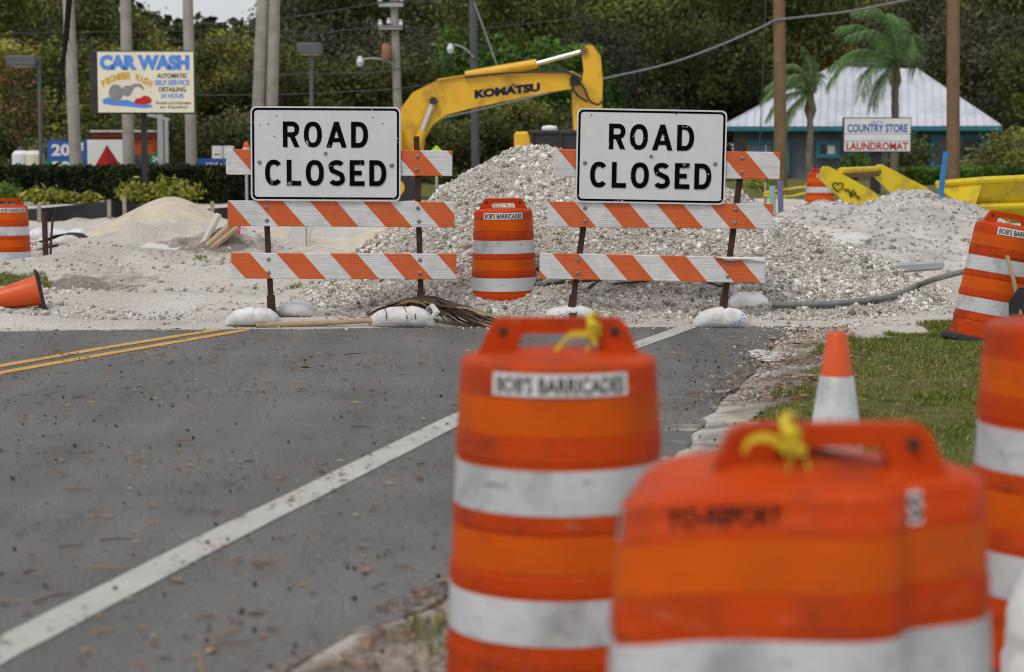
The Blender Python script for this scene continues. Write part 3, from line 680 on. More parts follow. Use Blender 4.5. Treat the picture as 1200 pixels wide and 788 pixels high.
# ================================================================== TRAFFIC DRUMS
PROF = [(.290, .030), (.294, .040), (.294, .062), (.287, .064), (.283, .172), (.286, .174), (.285, .200), (.281, .202), (.279, .228),
        (.275, .345), (.2745, .354), (.2775, .356), (.276, .394), (.272, .396), (.270, .403), (.266, .498), (.2655, .506), (.2685, .508), (.267, .542), (.263, .544),
        (.258, .660), (.2575, .676), (.2605, .678), (.2585, .728), (.2545, .730), (.250, .830), (.247, .890), (.2455, .901), (.241, .909), (.231, .915), (.205, .920), (.12, .929), (0.0, .933)]
_pz = [p[1] for p in PROF]; _pr = [p[0] for p in PROF]
def drum_r(z): return float(np.interp(z, _pz, _pr))
def band(z0, z1, off=.0018):
    mb = MB(); zz = [z0 + (z1 - z0) * k / 3 for k in range(4)]
    mb.lathe([(drum_r(z0) - .001, z0)] + [(drum_r(z) + off, z) for z in zz] + [(drum_r(z1) - .001, z1)], 96); return mb
def wrap(pts, f, off, a0=0.0):
    mb = MB(); vs = []
    for x, z in pts:
        r = drum_r(z) + off; a = a0 + x / .25; vs.append((r * math.sin(a), -r * math.cos(a), z))
    return mb.add(vs, f)
def sticker_mb(wid, z0, z1, off, a0=0.0, n=28):
    pts = []; f = []
    for i in range(n + 1):
        x = -wid / 2 + wid * i / n; pts += [(x, z0), (x, z1)]
        if i: f.append((2 * i - 2, 2 * i, 2 * i + 1, 2 * i - 1))
    return wrap(pts, f, off, a0)
def make_drum(label_kind='sticker'):
    root = thing('traffic_drum', 'x', 'traffic drum')
    MB().lathe(PROF, 96).build('shell', M['orange'], root, True)
    MB().lathe([(.24, .0), (.345, 0), (.352, .012), (.345, .04), (.300, .05), (.25, .052)], 64).build('rubber_base', M['rubber'], root, True)
    band(.232, .343).build('white_band', M['band'], root, True); band(.549, .658).build('white_band', M['band'], root, True)
    band(.405, .497).build('orange_band', M['amber'], root, True); band(.738, .829).build('orange_band', M['amber'], root, True)
    h = MB(); t = .021
    def arc(cx, cz, r, a0, a1, n=5): return [(cx + r * math.cos(R(a0 + (a1 - a0) * k / n)), cz + r * math.sin(R(a0 + (a1 - a0) * k / n))) for k in range(n + 1)]
    # left lug, bar, right lug, butted end to end
    h.prism([(-.216, .905), (-.100, .905), (-.100, .948), (-.088, .968), (-.088, 1.010)] + arc(-.140, .975, .035, 90, 160) + [(-.196, .935)], -t, t)
    h.prism([(-.088, .970), (.088, .970), (.088, 1.010), (-.088, 1.010)], -t * .9, t * .9)
    h.prism([(.100, .905), (.216, .905), (.196, .935)] + arc(.140, .975, .035, 20, 90) + [(.088, 1.010), (.088, .968), (.100, .948)], -t, t)
    ho = h.build('handle', M['orange'], root)
    for sx in (-1, 1):
        b = MB(); b.lathe([(.012, 0), (.012, .003), (.007, .005), (0, .005)], 14)
        bo = b.build('handle_bolt', M['rust'], root); bo.location = (sx * .140, -t, .976); bo.rotation_euler = (R(90), 0, 0)
    return root
def add_sticker(root, a0, txt="BOB'S BARRICADES", wid=.355, z0=.838, z1=.893):
    st = sticker_mb(wid, z0, z1, .0022, a0).build('label_sticker', M['sticker'], root)
    v, f = fit_text(txt, wid * .93, (z1 - z0) * .76, .022); zc = (z0 + z1) / 2
    wrap([(x, zc + y) for x, y in v], f, .0034, a0).build('lettering', M['ink'], st)
def seam(root, a):
    s = MB(); s.lathe([(drum_r(z) + .004, z) for z in (.07, .17, .24, .34, .41, .49, .55, .65, .74, .83, .9)], 2, a0=a - .012, a1=a + .012, closed=False)
proto = make_drum()
def place_drum(key, label, rz, stickers, tilt=(0, 0), name=None, first=False):
    o = proto if first else copy_tree(BASE)
    x, y, z = DRUMS[key]; o.location = (x, y, z); o.rotation_euler = (tilt[0], tilt[1], rz)
    tag(o, label, 'traffic drum', 'orange and white traffic drums'); return o
BASE = proto
drum = {}
for key, lab, rz, tl in (('B', 'crushed wide orange drum with black numbers on its dented front', 0.0, (0, 0)),
                         ('A', 'orange drum with yellow ribbon on its handle standing apart on the asphalt edge', 0.0, (0, 0)),
                         ('D', 'orange drum with a white bag slumped against it', R(38), (0, 0)),
                         ('E', 'leaning orange drum on grass in front of the grey dirt mound', R(4), (0, R(9.5))),
                         ('F', 'distant orange drum near the fallen cone', R(20), (0, 0)),
                         ('G', 'upright orange drum between the two road closed barricades', 0.0, (0, R(-.6)))):
    drum[key] = place_drum(key, lab, rz, None, tl, first=False)
def del_tree(o):
    for c in kids(o): del_tree(c)
    bpy.data.objects.remove(o)
del_tree(BASE)
for key, angs in (('A', (0,)), ('B', (R(-116),)), ('D', (R(-3 - 38),)), ('E', (R(6),)), ('F', (R(14),)), ('G', (0,))):
    for a in angs: add_sticker(drum[key], a)
add_sticker(drum['B'], R(50), 'S', .026)
v, f = fit_text('TO-REPORT', .150, .032, .03); wrap([(x, .866 + y) for x, y in v], f, .002, R(-24)).build('stencilled_number', M['ink'], drum['B'])
# the foremost drum is crushed: its round section is pushed into a wide, dented outline
OUT = [(-90, -.320, -.060), (-65, -.305, -.130), (-45, -.255, -.175), (-22, -.140, -.200), (0, -.020, -.205), (20, .075, -.200), (34, .135, -.178), (45, .158, -.128), (58, .215, -.105), (75, .285, -.060), (90, .318, .020), (115, .280, .120), (145, .150, .190), (180, 0, .210), (215, -.150, .190), (245, -.270, .100), (270, -.320, -.060)]
_oa = np.array([o[0] for o in OUT], float); _ox = np.array([o[1] for o in OUT]); _oy = np.array([o[2] for o in OUT])
_fa = np.arange(-90, 271, 1.0); _fx = np.interp(_fa, _oa, _ox); _fy = np.interp(_fa, _oa, _oy)
_ker = np.ones(9) / 9
_fx = np.convolve(np.concatenate([_fx[-5:-1], _fx, _fx[1:5]]), _ker, 'valid'); _fy = np.convolve(np.concatenate([_fy[-5:-1], _fy, _fy[1:5]]), _ker, 'valid')
def crush(o):
    if o.type == 'MESH' and not o.name.startswith('handle'):
        o.data = o.data.copy()
        for vtx in o.data.vertices:
            x, y, z = vtx.co; r = math.hypot(x, y)
            if r < 1e-6: continue
            a = math.degrees(math.atan2(x, -y)); a = a if a >= -90 else a + 360
            k = r / .25; nx, ny = float(np.interp(a, _fa, _fx)) * k, float(np.interp(a, _fa, _fy)) * k
            off = (r - drum_r(z)) if z > .03 else 0.0
            d = math.hypot(nx, ny); wob = .008 * math.sin(a * .09)
            m_ = (d + (wob if r > .15 else wob * r / .15)) / d
            sag = .022 + .035 * (max(0.0, -nx - .14) / .18) ** 2 + (.022 * max(0.0, min(1.0, (.12 - ny) / .3)) if z > .895 else 0.0)
            vtx.co = (nx * m_, ny * m_, z - sag * (z / .9))
        o.data.update()
    elif o.type == 'MESH':
        o.location.x += .045; o.location.y -= .02; o.location.z -= .038; o.rotation_euler.z += R(3) if not 'bolt' in o.name else 0
    for c in kids(o): crush(c)
crush(drum['B'])

def ribbon(name, label, p, rx, drops, seed):
    r_ = random.Random(seed); root = thing(name, label, 'ribbon', p, 'caution ribbons on drum handles')
    k = MB(); ring = []
    for i in range(13):
        a = 2 * math.pi * i / 12; ring.append(Vector((.014 * math.sin(a * 2), .040 * math.cos(a), .030 * math.sin(a))))
    k.tube(ring, .007, 6); k.tube([(-.016, -.036, .004), (0, -.044, .010), (.014, -.036, .0)], [.006, .013, .006], 7); k.build('knot', M['ribbon'], root, True)
    for dx, dy, dz, l in list(drops) + [(r_.uniform(-.5, .5), r_.uniform(-.4, .1), r_.uniform(-.9, -.3), r_.uniform(.04, .07)) for _ in range(3)]:
        t = MB(); pts = []; vs = []; fs = []; n = 9
        for i in range(n + 1):
            u = i / n; q = Vector((dx * l * u + .006 * math.sin(u * 9 + seed), -.045 + dy * l * u, dz * l * u + .012 * math.sin(u * 6 + dx * 9))); wv = .009 * (1 - .3 * u)
            a = u * 2.2; vs += [q + Vector((math.cos(a) * wv * .4, -.004, wv)), q - Vector((math.cos(a) * wv * .4, .004, wv))]
            if i: fs.append((2 * i - 2, 2 * i - 1, 2 * i + 1, 2 * i))
        t.add(vs, fs).build('tail', M['ribbon'], root, True)
    return root
ax, ay, az = DRUMS['A']; ribbon('caution_ribbon', 'yellow ribbon tied to the handle of the drum standing apart', (ax + .088, ay, az + .988), 0, [(-.85, 0, -.45, .15), (-.3, 0, -.9, .08)], 1)
cx, cy, cz = DRUMS['B']; ribbon('caution_ribbon', 'frayed yellow ribbon with long tails on the crushed drum', (cx - .022, cy - .02, cz + .955), 0, [(-.95, -.1, -.20, .09), (-.1, -.1, -.95, .09), (.45, -.1, -.8, .08)], 4)

# ================================================================== BARRICADES
YB = 16.55
def ribbon_strokes(mb, strokes, t, off, sc, ox, oz, lay):
    for st in strokes:
        kind, pts = st
        if kind == 'p':
            mb.add([(ox + x * sc, off - .0004 * lay[0], oz + z * sc) for x, z in pts], [tuple(range(len(pts)))])
        else:
            n = len(pts); closed = kind == 'c'; L_, R_ = [], []
            for i in range(n):
                if closed: a, b, c = pts[i - 1], pts[i], pts[(i + 1) % n]
                else: a, b, c = pts[max(i - 1, 0)], pts[i], pts[min(i + 1, n - 1)]
                d1 = Vector((b[0] - a[0], b[1] - a[1])); d2 = Vector((c[0] - b[0], c[1] - b[1]))
                if d1.length < 1e-9: d1 = d2
                if d2.length < 1e-9: d2 = d1
                d1.normalize(); d2.normalize(); n1 = Vector((-d1.y, d1.x)); n2 = Vector((-d2.y, d2.x)); mm = (n1 + n2)
                mm = mm / max(.3, mm.dot(n1)) if mm.length > 1e-6 else n1
                L_.append((b[0] + mm.x * t / 2, b[1] + mm.y * t / 2)); R_.append((b[0] - mm.x * t / 2, b[1] - mm.y * t / 2))
            vs = [(ox + p[0] * sc, off - .0004 * lay[0], oz + p[1] * sc) for p in L_ + R_]
            fs = [(i, i + n, (i + 1) % n + n, (i + 1) % n) for i in range(n if closed else n - 1)]
            mb.add(vs, fs)
        lay[0] += 1
T_ = .185
def sup(cx, cz, rx, rz, a0, a1, n, p=2.35):
    o = []
    for i in range(n + 1):
        a = R(a0 + (a1 - a0) * i / n); c, s = math.cos(a), math.sin(a)
        o.append((cx + rx * math.copysign(abs(c) ** (2 / p), c), cz + rz * math.copysign(abs(s) ** (2 / p), s)))
    return o
h = T_ / 2
GLY = {
    'O': (.70, [('c', sup(.35, .5, .35 - h, .5 - h, 0, 360, 36)[:-1])]),
    'C': (.66, [('l', sup(.345, .5, .345 - h, .5 - h, 42, 318, 28))]),
    'D': (.66, [('c', [(h, h), (.30, h)] + sup(.30, .5, .36 - h, .5 - h, -82, 82, 18, 2.2) + [(.30, 1 - h), (h, 1 - h)])]),
    'L': (.56, [('p', [(0, 0), (.56, 0), (.56, T_), (T_, T_), (T_, 1), (0, 1)])]),
    'E': (.58, [('p', [(0, 0), (.58, 0), (.58, T_), (T_, T_), (T_, .41), (.47, .41), (.47, .59), (T_, .59), (T_, 1 - T_), (.57, 1 - T_), (.57, 1), (0, 1)])]),
    'R': (.65, [('p', [(0, 0), (T_, 0), (T_, 1), (0, 1)]), ('l', [(T_, 1 - h), (.34, 1 - h)] + sup(.36, .70, .28 - h, .30 - h, 80, -80, 14, 2.2) + [(.34, .40 + h), (T_, .40 + h)]), ('p', [(.26, .42), (.47, .42), (.65, 0), (.45, 0)])]),
    'A': (.80, [('p', [(0, 0), (.20, 0), (.46, .86), (.40, 1), (.31, 1)]), ('p', [(.80, 0), (.49, 1), (.40, 1), (.34, .86), (.60, 0)]), ('p', [(.17, .21), (.63, .21), (.58, .37), (.22, .37)])]),
    'S': (.64, [('l', sup(.32, .745, .32 - h, .255 - h, 28, 180, 14, 2.1) + [(h + .01, .70), (.14, .60), (.32, .515), (.50, .43), (.64 - h - .01, .33)] + sup(.32, .265, .32 - h, .265 - h, 0, -155, 14, 2.1))]),
}
def letters_row(mb, txt, sc, x0, x1, zb, off, lay):
    tot = sum(GLY[c][0] for c in txt) * sc; gap = (x1 - x0 - tot) / (len(txt) - 1); x = x0
    for c in txt:
        wdt, st = GLY[c]; ribbon_strokes(mb, st, T_, off, sc, x, zb, lay); x += wdt * sc + gap
def rrect(w_, h_, r, n=5):
    o = []
    for cx, cz, a in ((w_ / 2 - r, -h_ / 2 + r, -90), (w_ / 2 - r, h_ / 2 - r, 0), (-w_ / 2 + r, h_ / 2 - r, 90), (-w_ / 2 + r, -h_ / 2 + r, 180)):
        o += [(cx + r * math.cos(R(a + 90 * k / n)), cz + r * math.sin(R(a + 90 * k / n))) for k in range(n + 1)]
    return o
SPX = (at(701, HZ, YB) - at(700, HZ, YB)).x     # metres per pixel at the barricades
def bolt_at(parent, x, z, y, r=.016, dark=False):
    b = MB(); b.lathe([(r, 0), (r, .004), (r * .6, .010), (0, .011)], 12)
    o = b.build('bolt', M['bolt'] if not dark else M['rust'], parent); o.location = (x, y, z); o.rotation_euler = (R(90), 0, 0); return o
def barricade(label, boards, posts, sign, phases, holes, seed, peel=False, clip=False):
    base = at((posts[0][2] + posts[1][2]) / 2, 372, YB); base.z = 0
    root = thing('road_barricade', label, 'barricade', base)
    for (x0, yt, yb, x1, yt1, yb1), ph in zip(boards, phases):
        a, b = at(x0, (yt + yb) / 2, YB - .03), at(x1, (yt1 + yb1) / 2, YB - .03); ctr = (a + b) / 2; dv = b - a
        ln = dv.length; hh = ((yb - yt) + (yb1 - yt1)) / 2 * SPX; ang = -math.atan2(dv.z, dv.x)
        bm = MB(); bm.bbox((ln / 2, 0, 0), (ln, .028, hh), .004)
        o = bm.build('board', M['board'], root, loc=ctr - base - Vector((math.cos(ang) * ln / 2, 0, -math.sin(ang) * ln / 2))); o.rotation_euler.y = ang
        o['phase'] = ph - hh / 2 * -.885 + 0.0
        for pt, pz, pb, pzb in posts:
            f_ = (((yt + yb) / 2) - pz) / (pzb - pz); pxx = pt + (pb - pt) * f_
            lx = (pxx - x0) * SPX
            for dz, dk in ((hh * .26, False), (-hh * .26, True)): bolt_at(o, lx + random.uniform(-.006, .006), dz, -.014, .017, False)
    for pt, pz, pb, pzb in posts:
        a, b = at(pt, pz, YB), at(pb, pzb, YB); b2 = b + (b - a).normalized() * .06
        m = MB(); dv = (a - b2); ang = math.atan2(dv.x, dv.z); rot = Matrix.Rotation(ang, 3, 'Y'); mid = (a + b2) / 2 - base
        m.box(mid, (.048, .006, dv.length), rot); m.box(mid + rot @ Vector((-.021, .024, 0)), (.006, .042, dv.length), rot)
        po = m.build('post', M['rust'], root)
        hl = MB()
        for k in range(3):
            q = a + (b2 - a) * ((.022 + .055 * k) / dv.length) - base; hl.lathe([(.007, 0), (0, .0005)], 8, (0, 0, 0)); 
        s = MB(); s.box(b - base + Vector((0, .0, .03)), (.064, .05, .15), rot); s.build('post_sleeve', M['rust'], root)
        ft = MB(); ft.box((b.x - base.x, .18, max(.03, b.z - .06)), (.055, .70, .05)); ft.build('foot', M['rust'], root)
    # sign panel
    (x0, y0), (x1, y1), (x2, y2), (x3, y3) = sign
    ys_ = YB - .062; c = at((x0 + x1 + x2 + x3) / 4, (y0 + y1 + y2 + y3) / 4, ys_); W_, H_ = 1.236, .775
    ang = math.atan2((y1 - y0) + (y2 - y3), (x1 - x0) + (x2 - x3))
    so = MB().prism(rrect(W_, H_, .048), -.0025, .0025).build('sign_panel', M['sign_white'], root, loc=c - base); so.rotation_euler.y = ang
    o1, o2 = rrect(W_ - .026, H_ - .026, .040), rrect(W_ - .062, H_ - .062, .026); n = len(o1)
    MB().add([(p[0], -.004, p[1]) for p in o1] + [(p[0], -.004, p[1]) for p in o2], [(i, (i + 1) % n, (i + 1) % n + n, i + n) for i in range(n)]).build('border', M['sign_black'], so)
    lay = [0]
    m1 = MB(); letters_row(m1, 'ROAD', .212, -.352, .350, .052, -.0042, lay); m1.build('lettering', M['sign_black'], so)
    m2 = MB(); letters_row(m2, 'CLOSED', .212, -.500, .500, -.262, -.0042, lay); m2.build('lettering', M['sign_black'], so)
    for hx, hz_, r_ in holes: bolt_at(so, hx, hz_, -.004, r_)
    return root, base
b1, bb1 = barricade('striped barricade with a chipped road closed sign whose S is peeling, beside yellow centre line',
    [(265, 175, 205, 530, 177, 206.5), (267, 235.3, 265, 532.5, 236.8, 266.8), (271, 296.6, 326.5, 535, 297.4, 328)],
    [(308, 172, 318, 361), (488, 160, 493.5, 356)], ((293.5, 124.5), (469.5, 126), (468.5, 236), (295, 235.5)), (.05, .235, .376),
    [(-.545, -.07, .017), (.545, -.09, .019), (0, .004, .014)], 1)
b2, bb2 = barricade('slanting striped barricade with a cleaner road closed sign and peeling sheeting, beside gravel and grass',
    [(648.5, 175, 206.6, 913.8, 178.4, 210.4), (641, 236, 266, 905.7, 239.5, 268.5), (632.3, 296.5, 327, 896.5, 302, 332)],
    [(697, 172, 670.5, 361), (873, 164, 848, 361)], ((676, 127), (852.5, 129.5), (849, 241), (674.5, 237)), (.032, .005, .10),
    [(-.545, -.06, .018), (.53, -.05, .017), (0, .002, .014)], 2)
for o_, pits in ((b1, ((-.40, .31), (-.47, .24), (.39, .30), (.47, .25), (-.42, .14))), (b2, ((-.50, .33), (.2, .35)))):
    sp0 = [c for c in kids(o_) if c.name.startswith('sign_panel')][0]
    for hx_, hz0 in pits:
        q = MB().lathe([(.006, 0), (0, .001)], 8).build('rivet_hole', M['ink'], sp0); q.location = (hx_, -.0035, hz0); q.rotation_euler = (R(90), 0, 0)
# curled-back flap of sheeting on the lowest board of the slanting barricade
fl = []; ff = []; n = 14
for i in range(n + 1):
    u = i / n; p = at(838 + 58 * u, 301.5 + 1.0 * u, YB - .048) - bb2; dz = .030 * min(1, u * 5) * (.8 + .2 * math.sin(u * 8)); fold = .020 + .012 * math.sin(u * 5)
    if u < .3: dz *= .5 + 1.6 * u
    fl += [p + Vector((0, 0, .004)), p + Vector((0, -fold, -dz * .35)), p + Vector((.004, -.006 - fold * .4, -dz))]
    if i: b = 3 * i; ff += [(b - 3, b - 2, b + 1, b), (b - 2, b - 1, b + 2, b + 1)]
MB().add(fl, ff).build('peeled_sheeting', M['sticker'], b2, True)

# ------------------------------------------------------------------ sandbags
def bag_mesh(ln, wd, ht, seed, sag=0.0, crease=0.0, n=30, m=20):
    vs = []; fs = []
    for i in range(n + 1):
        u = -1 + 2 * i / n; e = max(0.0, 1 - abs(u) ** 2.6) ** .6
        e = max(e, .10); pin = 1 - .13 * crease * math.exp(-((u - .10) / .05) ** 2)
        for j in range(m):
            a = 2 * math.pi * j / m; c, s = math.cos(a), math.sin(a)
            y = wd / 2 * e * pin * math.copysign(abs(c) ** .8, c); z = ht * (.5 + .5 * math.copysign(abs(s) ** .75, s)) * (e ** .8) * pin
            w_ = 1 + .13 * (float(vn(u * 2.2 + seed * 3, math.cos(a) * 1.3 + 5, seed)) - .5) + .07 * (float(vn(u * 9 + seed + c * 2, math.sin(a) * 4 + 9 + u * 3, seed + 4)) - .5)
            vs.append((u * ln / 2, y * w_, max(0, z * w_) + sag * (u * u) * -ht * .0))
        if i:
            for j in range(m): fs.append(((i - 1) * m + j, (i - 1) * m + (j + 1) % m, i * m + (j + 1) % m, i * m + j))
    fs += [tuple(range(m - 1, -1, -1)), tuple(range(n * m, n * m + m))]
    return MB().add(vs, fs)
def sandbag(label, px, py, lenpx, hpx, Y, seed, rz=0.0, crease=.5, tie=None, depth=.26, pr=False):
    s = Y / FPX; g = at(px, py, Y); z = max(gh(g.x, g.y), 0 if Y < 16.1 else -1)
    root = thing('sandbag', label, 'sandbag', (g.x, Y, z - .008), 'white sandbags on the barricade feet', R(rz))
    bag_mesh(lenpx * s / max(.6, math.cos(R(rz))), depth, hpx * s, seed, 0, crease).build('bag', M['bag'], root, True)
    if tie:
        for u in tie:
            pts = []
            for k in range(11):
                a = math.pi * k / 10; pts.append((u * lenpx * s / 2 + .05 * math.cos(a), -depth / 2 * 1.02 * math.cos(a), hpx * s * (.5 + .55 * math.sin(a)) * .93))
            MB().tube(pts, .004, 5).build('cord', M['rust'], root)
    return root
sandbag('white sandbag folded over the barricade foot beside the yellow centre line', 297, 384, 66, 22, 16.12, 3, 4, 1.0)
sandbag('greyish sandbag behind the barricade post, at the end of the wooden pole', 346, 376, 50, 19, 16.75, 5, -8, .2)
sandbag('white sandbag wrapped with dark cords next to the dead palm frond', 471, 386, 80, 25, 16.15, 8, -6, .3, (-.55, .05, .3))
sandbag('white sandbag between the upright drum and the slanting barricade', 667, 376, 66, 17, 16.6, 11, 3, .5, (.0,))
fb = sandbag('sandbag with faded blue printing at the end of the white edge line', 846, 387, 68, 26, 16.1, 14, -8, .8)
sandbag('half buried sandbag in the gravel behind the printed sandbag', 876, 374, 56, 30, 16.9, 17, 14, .6, None, .3)
pt = MB()
for k in range(6):
    for j in range(3 + k % 2): pt.box((.075 + .03 * j + .006 * k, -.133 + .012 * k - .0005, .045 + .016 * k), (.020, .002, .007), Matrix.Rotation(R(38), 3, 'X'))
pt.build('faded_print', M['light_blue'], fb)
wb = thing('white_bag', 'crumpled white bag slumped against a foreground drum', 'bag', (xat(1222, 4.62), 4.62, gh(xat(1222, 4.62), 4.62) - .02))
bg = bag_mesh(.62, .20, .17, 21, 0, .4).build('bag', M['bag'], wb, True); bg.rotation_euler = (0, R(-84), R(6)); bg.location = (.10, .0, .20)

# wooden pole lying between the sandbags
pa, pb_ = at(300, 380.5, 16.02), at(437, 374.5, 16.12)
pl = MB(); pl.tube([Vector((pa.x, pa.y, .022)), Vector(((pa.x + pb_.x) / 2, 16.07, .03)), Vector((pb_.x, pb_.y, .05))], [.024, .022, .021], 9)
tag(pl.build('wooden_pole', M['plank'], None, True), 'tan wooden pole lying on the road between two sandbags', 'pole')

# dead palm fronds
def leaflets(mb, path, ln_, wd_, n, droop, side=(1, -1), spread=1.0, r_=random):
    path = [Vector(p) for p in path]; m = len(path) - 1
    for i in range(n):
        u = (i + .5) / n * m; k = min(int(u), m - 1); p = path[k].lerp(path[k + 1], u - k); t = (path[k + 1] - path[k]).normalized()
        sd_ = t.cross(Vector((0, 0, 1)));
        if sd_.length < .05: sd_ = Vector((1, 0, 0))
        sd_.normalize(); up = sd_.cross(t)
        for s in side:
            taper = math.sin(math.pi * (.12 + .80 * (i / n))) ** .6
            l = ln_ * taper * r_.uniform(.75, 1.15)
            d = (sd_ * s * spread + t * r_.uniform(.5, .9) + up * r_.uniform(-.1, .35)).normalized()
            q1 = p + d * l * .5 + Vector((0, 0, -droop * l * .18)); q2 = p + d * l + Vector((0, 0, -droop * l * .75))
            wv = (t * .7 + up * .5).normalized() * wd_
            mb.add([p - wv * .5, p + wv * .5, q1 + wv * .5, q2, q1 - wv * .5], [(0, 1, 2, 4), (4, 2, 3)])
fr = thing('dead_palm_frond', 'brown dry palm frond heaped behind the corded sandbag', 'palm frond', at(520, 380, 16.35) * 1.0)
fr.location.z = 0.0; fo = fr.location.copy()
rr = random.Random(5)
def frond_on_ground(pts, n, ln_, sd=1):
    path = catmull([at(px, py, Y) - fo for px, py, Y in pts], 5); m = MB(); L_ = len(path) - 1
    MB().tube(path, [.020 * (1 - .6 * k / L_) for k in range(L_ + 1)], 7).build('stalk', M['frond_dead'], fr, True)
    for i in range(n):
        k0 = int(rr.random() ** 1.2 * L_ * .75); k1 = min(L_, k0 + int(L_ * rr.uniform(.35, .8)) + 1)
        ox, oy, oz = rr.uniform(-.06, .12), rr.uniform(-.20, .12), rr.uniform(-.10, .07); w0 = rr.uniform(.008, .024); tw_ = rr.uniform(-1.2, 1.2); vs = []; fs = []; K = 7
        for q in range(K + 1):
            u = q / K; kk = k0 + (k1 - k0) * u; a_i = min(int(kk), L_ - 1); p = path[a_i].lerp(path[a_i + 1], kk - a_i) + Vector((ox, oy, oz)) * (u ** .8) * 1.0 + Vector((0, 0, .025 * math.sin(math.pi * u) * rr.uniform(.6, 1.2)))
            an = tw_ * u + .5; wv = Vector((0, math.cos(an), math.sin(an))) * w0 * (1 - .75 * u ** 2); p.z = max(p.z, .004 + abs(wv.z) + .002 * i / n)
            vs += [p - wv, p + wv]
            if q: fs.append((2 * q - 2, 2 * q - 1, 2 * q + 1, 2 * q))
        m.add(vs, fs)
    m.build('leaflets', M['frond_dead'], fr)
frond_on_ground([(455, 362, 16.5), (490, 357, 16.45), (520, 361, 16.35), (578, 384, 16.2)], 32, .40)
frond_on_ground([(510, 362, 16.25), (535, 366, 16.2), (585, 384, 16.12)], 34, .34)
frond_on_ground([(430, 368, 16.45), (470, 358, 16.4), (505, 360, 16.35), (530, 374, 16.3)], 24, .28)
cl = MB(); cl.tube([at(500, 363, 16.1) - fo, at(506, 358, 16.08) - fo, at(512, 366, 16.05) - fo, at(505, 374, 16.04) - fo], [.02, .035, .03, .012], 7, flat=.4)
cl.build('snagged_rag', M['bag'], fr, True)
f2 = thing('brush_pile', 'dark dry branches and fronds on the gravel behind the slanting barricade', 'branches', (0, 0, 0)); f2.location = (xat(680, 16.75), 16.75, 0.0); fo2 = f2.location.copy()
for (pts, r0) in ((((628, 360), (660, 345), (700, 335), (722, 331)), .018), (((636, 352), (668, 346), (715, 338)), .022), (((690, 364), (700, 356), (712, 351)), .012), (((640, 362), (690, 340), (716, 345)), .012), (((720, 333), (752, 330), (772, 331)), .010), (((830, 331), (845, 336), (852, 340)), .012)):
    m = MB(); path = [at(px, py, 16.9 + .1 * k) - fo2 for k, (px, py) in enumerate(pts)]
    path = [Vector((p.x, p.y, max(p.z, float(gravel_h(np.array([p.x + fo2.x]), np.array([p.y + fo2.y]))[0]) + .015))) for p in path]
    m.tube(path, [r0 * (1 - .2 * k) for k in range(len(path))], 7); m.build('branch', M['hose'] if r0 > .015 else M['rust'], f2, True)

# ------------------------------------------------------------------ cones
def cone_thing(label, loc, rot, hgt=.71):
    root = thing('traffic_cone', label, 'traffic cone', loc, 'orange traffic cones'); root.rotation_euler = rot
    rb, rt = .135, .036
    def rc(z): return rb + (rt - rb) * (z - .03) / (hgt - .03)
    MB().bbox((0, 0, .016), (.36, .36, .032), .014).build('base_plate', M['rubber'] if rot[1] else M['cone'], root)
    MB().lathe([(rb + .01, .030), (rc(.06), .06), (rc(.3), .3), (rc(.5), .5), (rc(hgt - .015), hgt - .015), (rt - .006, hgt), (rt - .016, hgt), (rt - .018, hgt - .05)], 40).build('cone_body', M['cone'], root, True)
    if not rot[1]:
        MB().lathe([(rc(.26) + .001, .26), (rc(.26) + .003, .262), (rc(.545) + .003, .545), (rc(.545) + .001, .547)], 40).build('white_collar', M['band'], root, True)
    return root
c0 = at(981, 389, 7.35); cone_thing('standing orange cone with white collar on the grass verge', (c0.x, 7.35, c0.z - .71), (0, 0, R(20)))
pl_ = at(41, 350, 17.4); cb = cone_thing('fallen orange cone lying on its side by the torn roadbed', (pl_.x + .06, 17.4, gh(pl_.x, 17.4) + .16), (0, R(-101), R(16)))

# ------------------------------------------------------------------ hose, slabs, stakes, scraps around the works
def surf(x, y):
    x = np.array([x]); y = np.array([y])
    return float(max(GH(x, y)[0], gravel_h(x, y)[0], dirt_h(x, y)[0], sand_h(x, y)[0], sand2_h(x, y)[0]))
def hit(px, py, y0=15.5, y1=60.0, lift=0.0):
    d = ray(px, py); Y = y0
    while Y < y1:
        p = at(px, py, Y)
        if p.z <= surf(p.x, Y) + lift: return p
        Y += .04
    return at(px, py, y1)
hp = [(905, 357, 17.05), (930, 357, 17.1), (975, 356, 17.2), (1015, 352, 17.4), (1045, 347, 17.6), (1075, 335, 17.8), (1100, 326, 17.9), (1140, 317, 18.0), (1200, 313, 18.1)]
hpath = catmull([hit(p[0], p[1], lift=.05) for p in hp[:6]] + [at(p[0], p[1], 17.2 + .1 * k) for k, p in enumerate(hp[6:])])
hm = MB(); hm.tube(hpath, .026, 9); tag(hm.build('hose', M['hose'], None, True), 'thick grey hose arching from the gravel toward the leaning drum', 'hose')
def slab(name, label, cat, px, py, Y, size, rot, mat, sink=.02):
    p = hit(px, py); p.z += size[2] * .2; o = MB().bbox((0, 0, 0), size, min(size) * .2).build(name, mat, None, False, p); o.rotation_euler = rot; return tag(o, label, cat)
slab('steel_channel', 'pale grey beam half buried in the dirt beyond the hose', 'beam', 1057, 316, 21.5, (.80, .10, .09), (0, R(-3), R(8)), M['galv'])
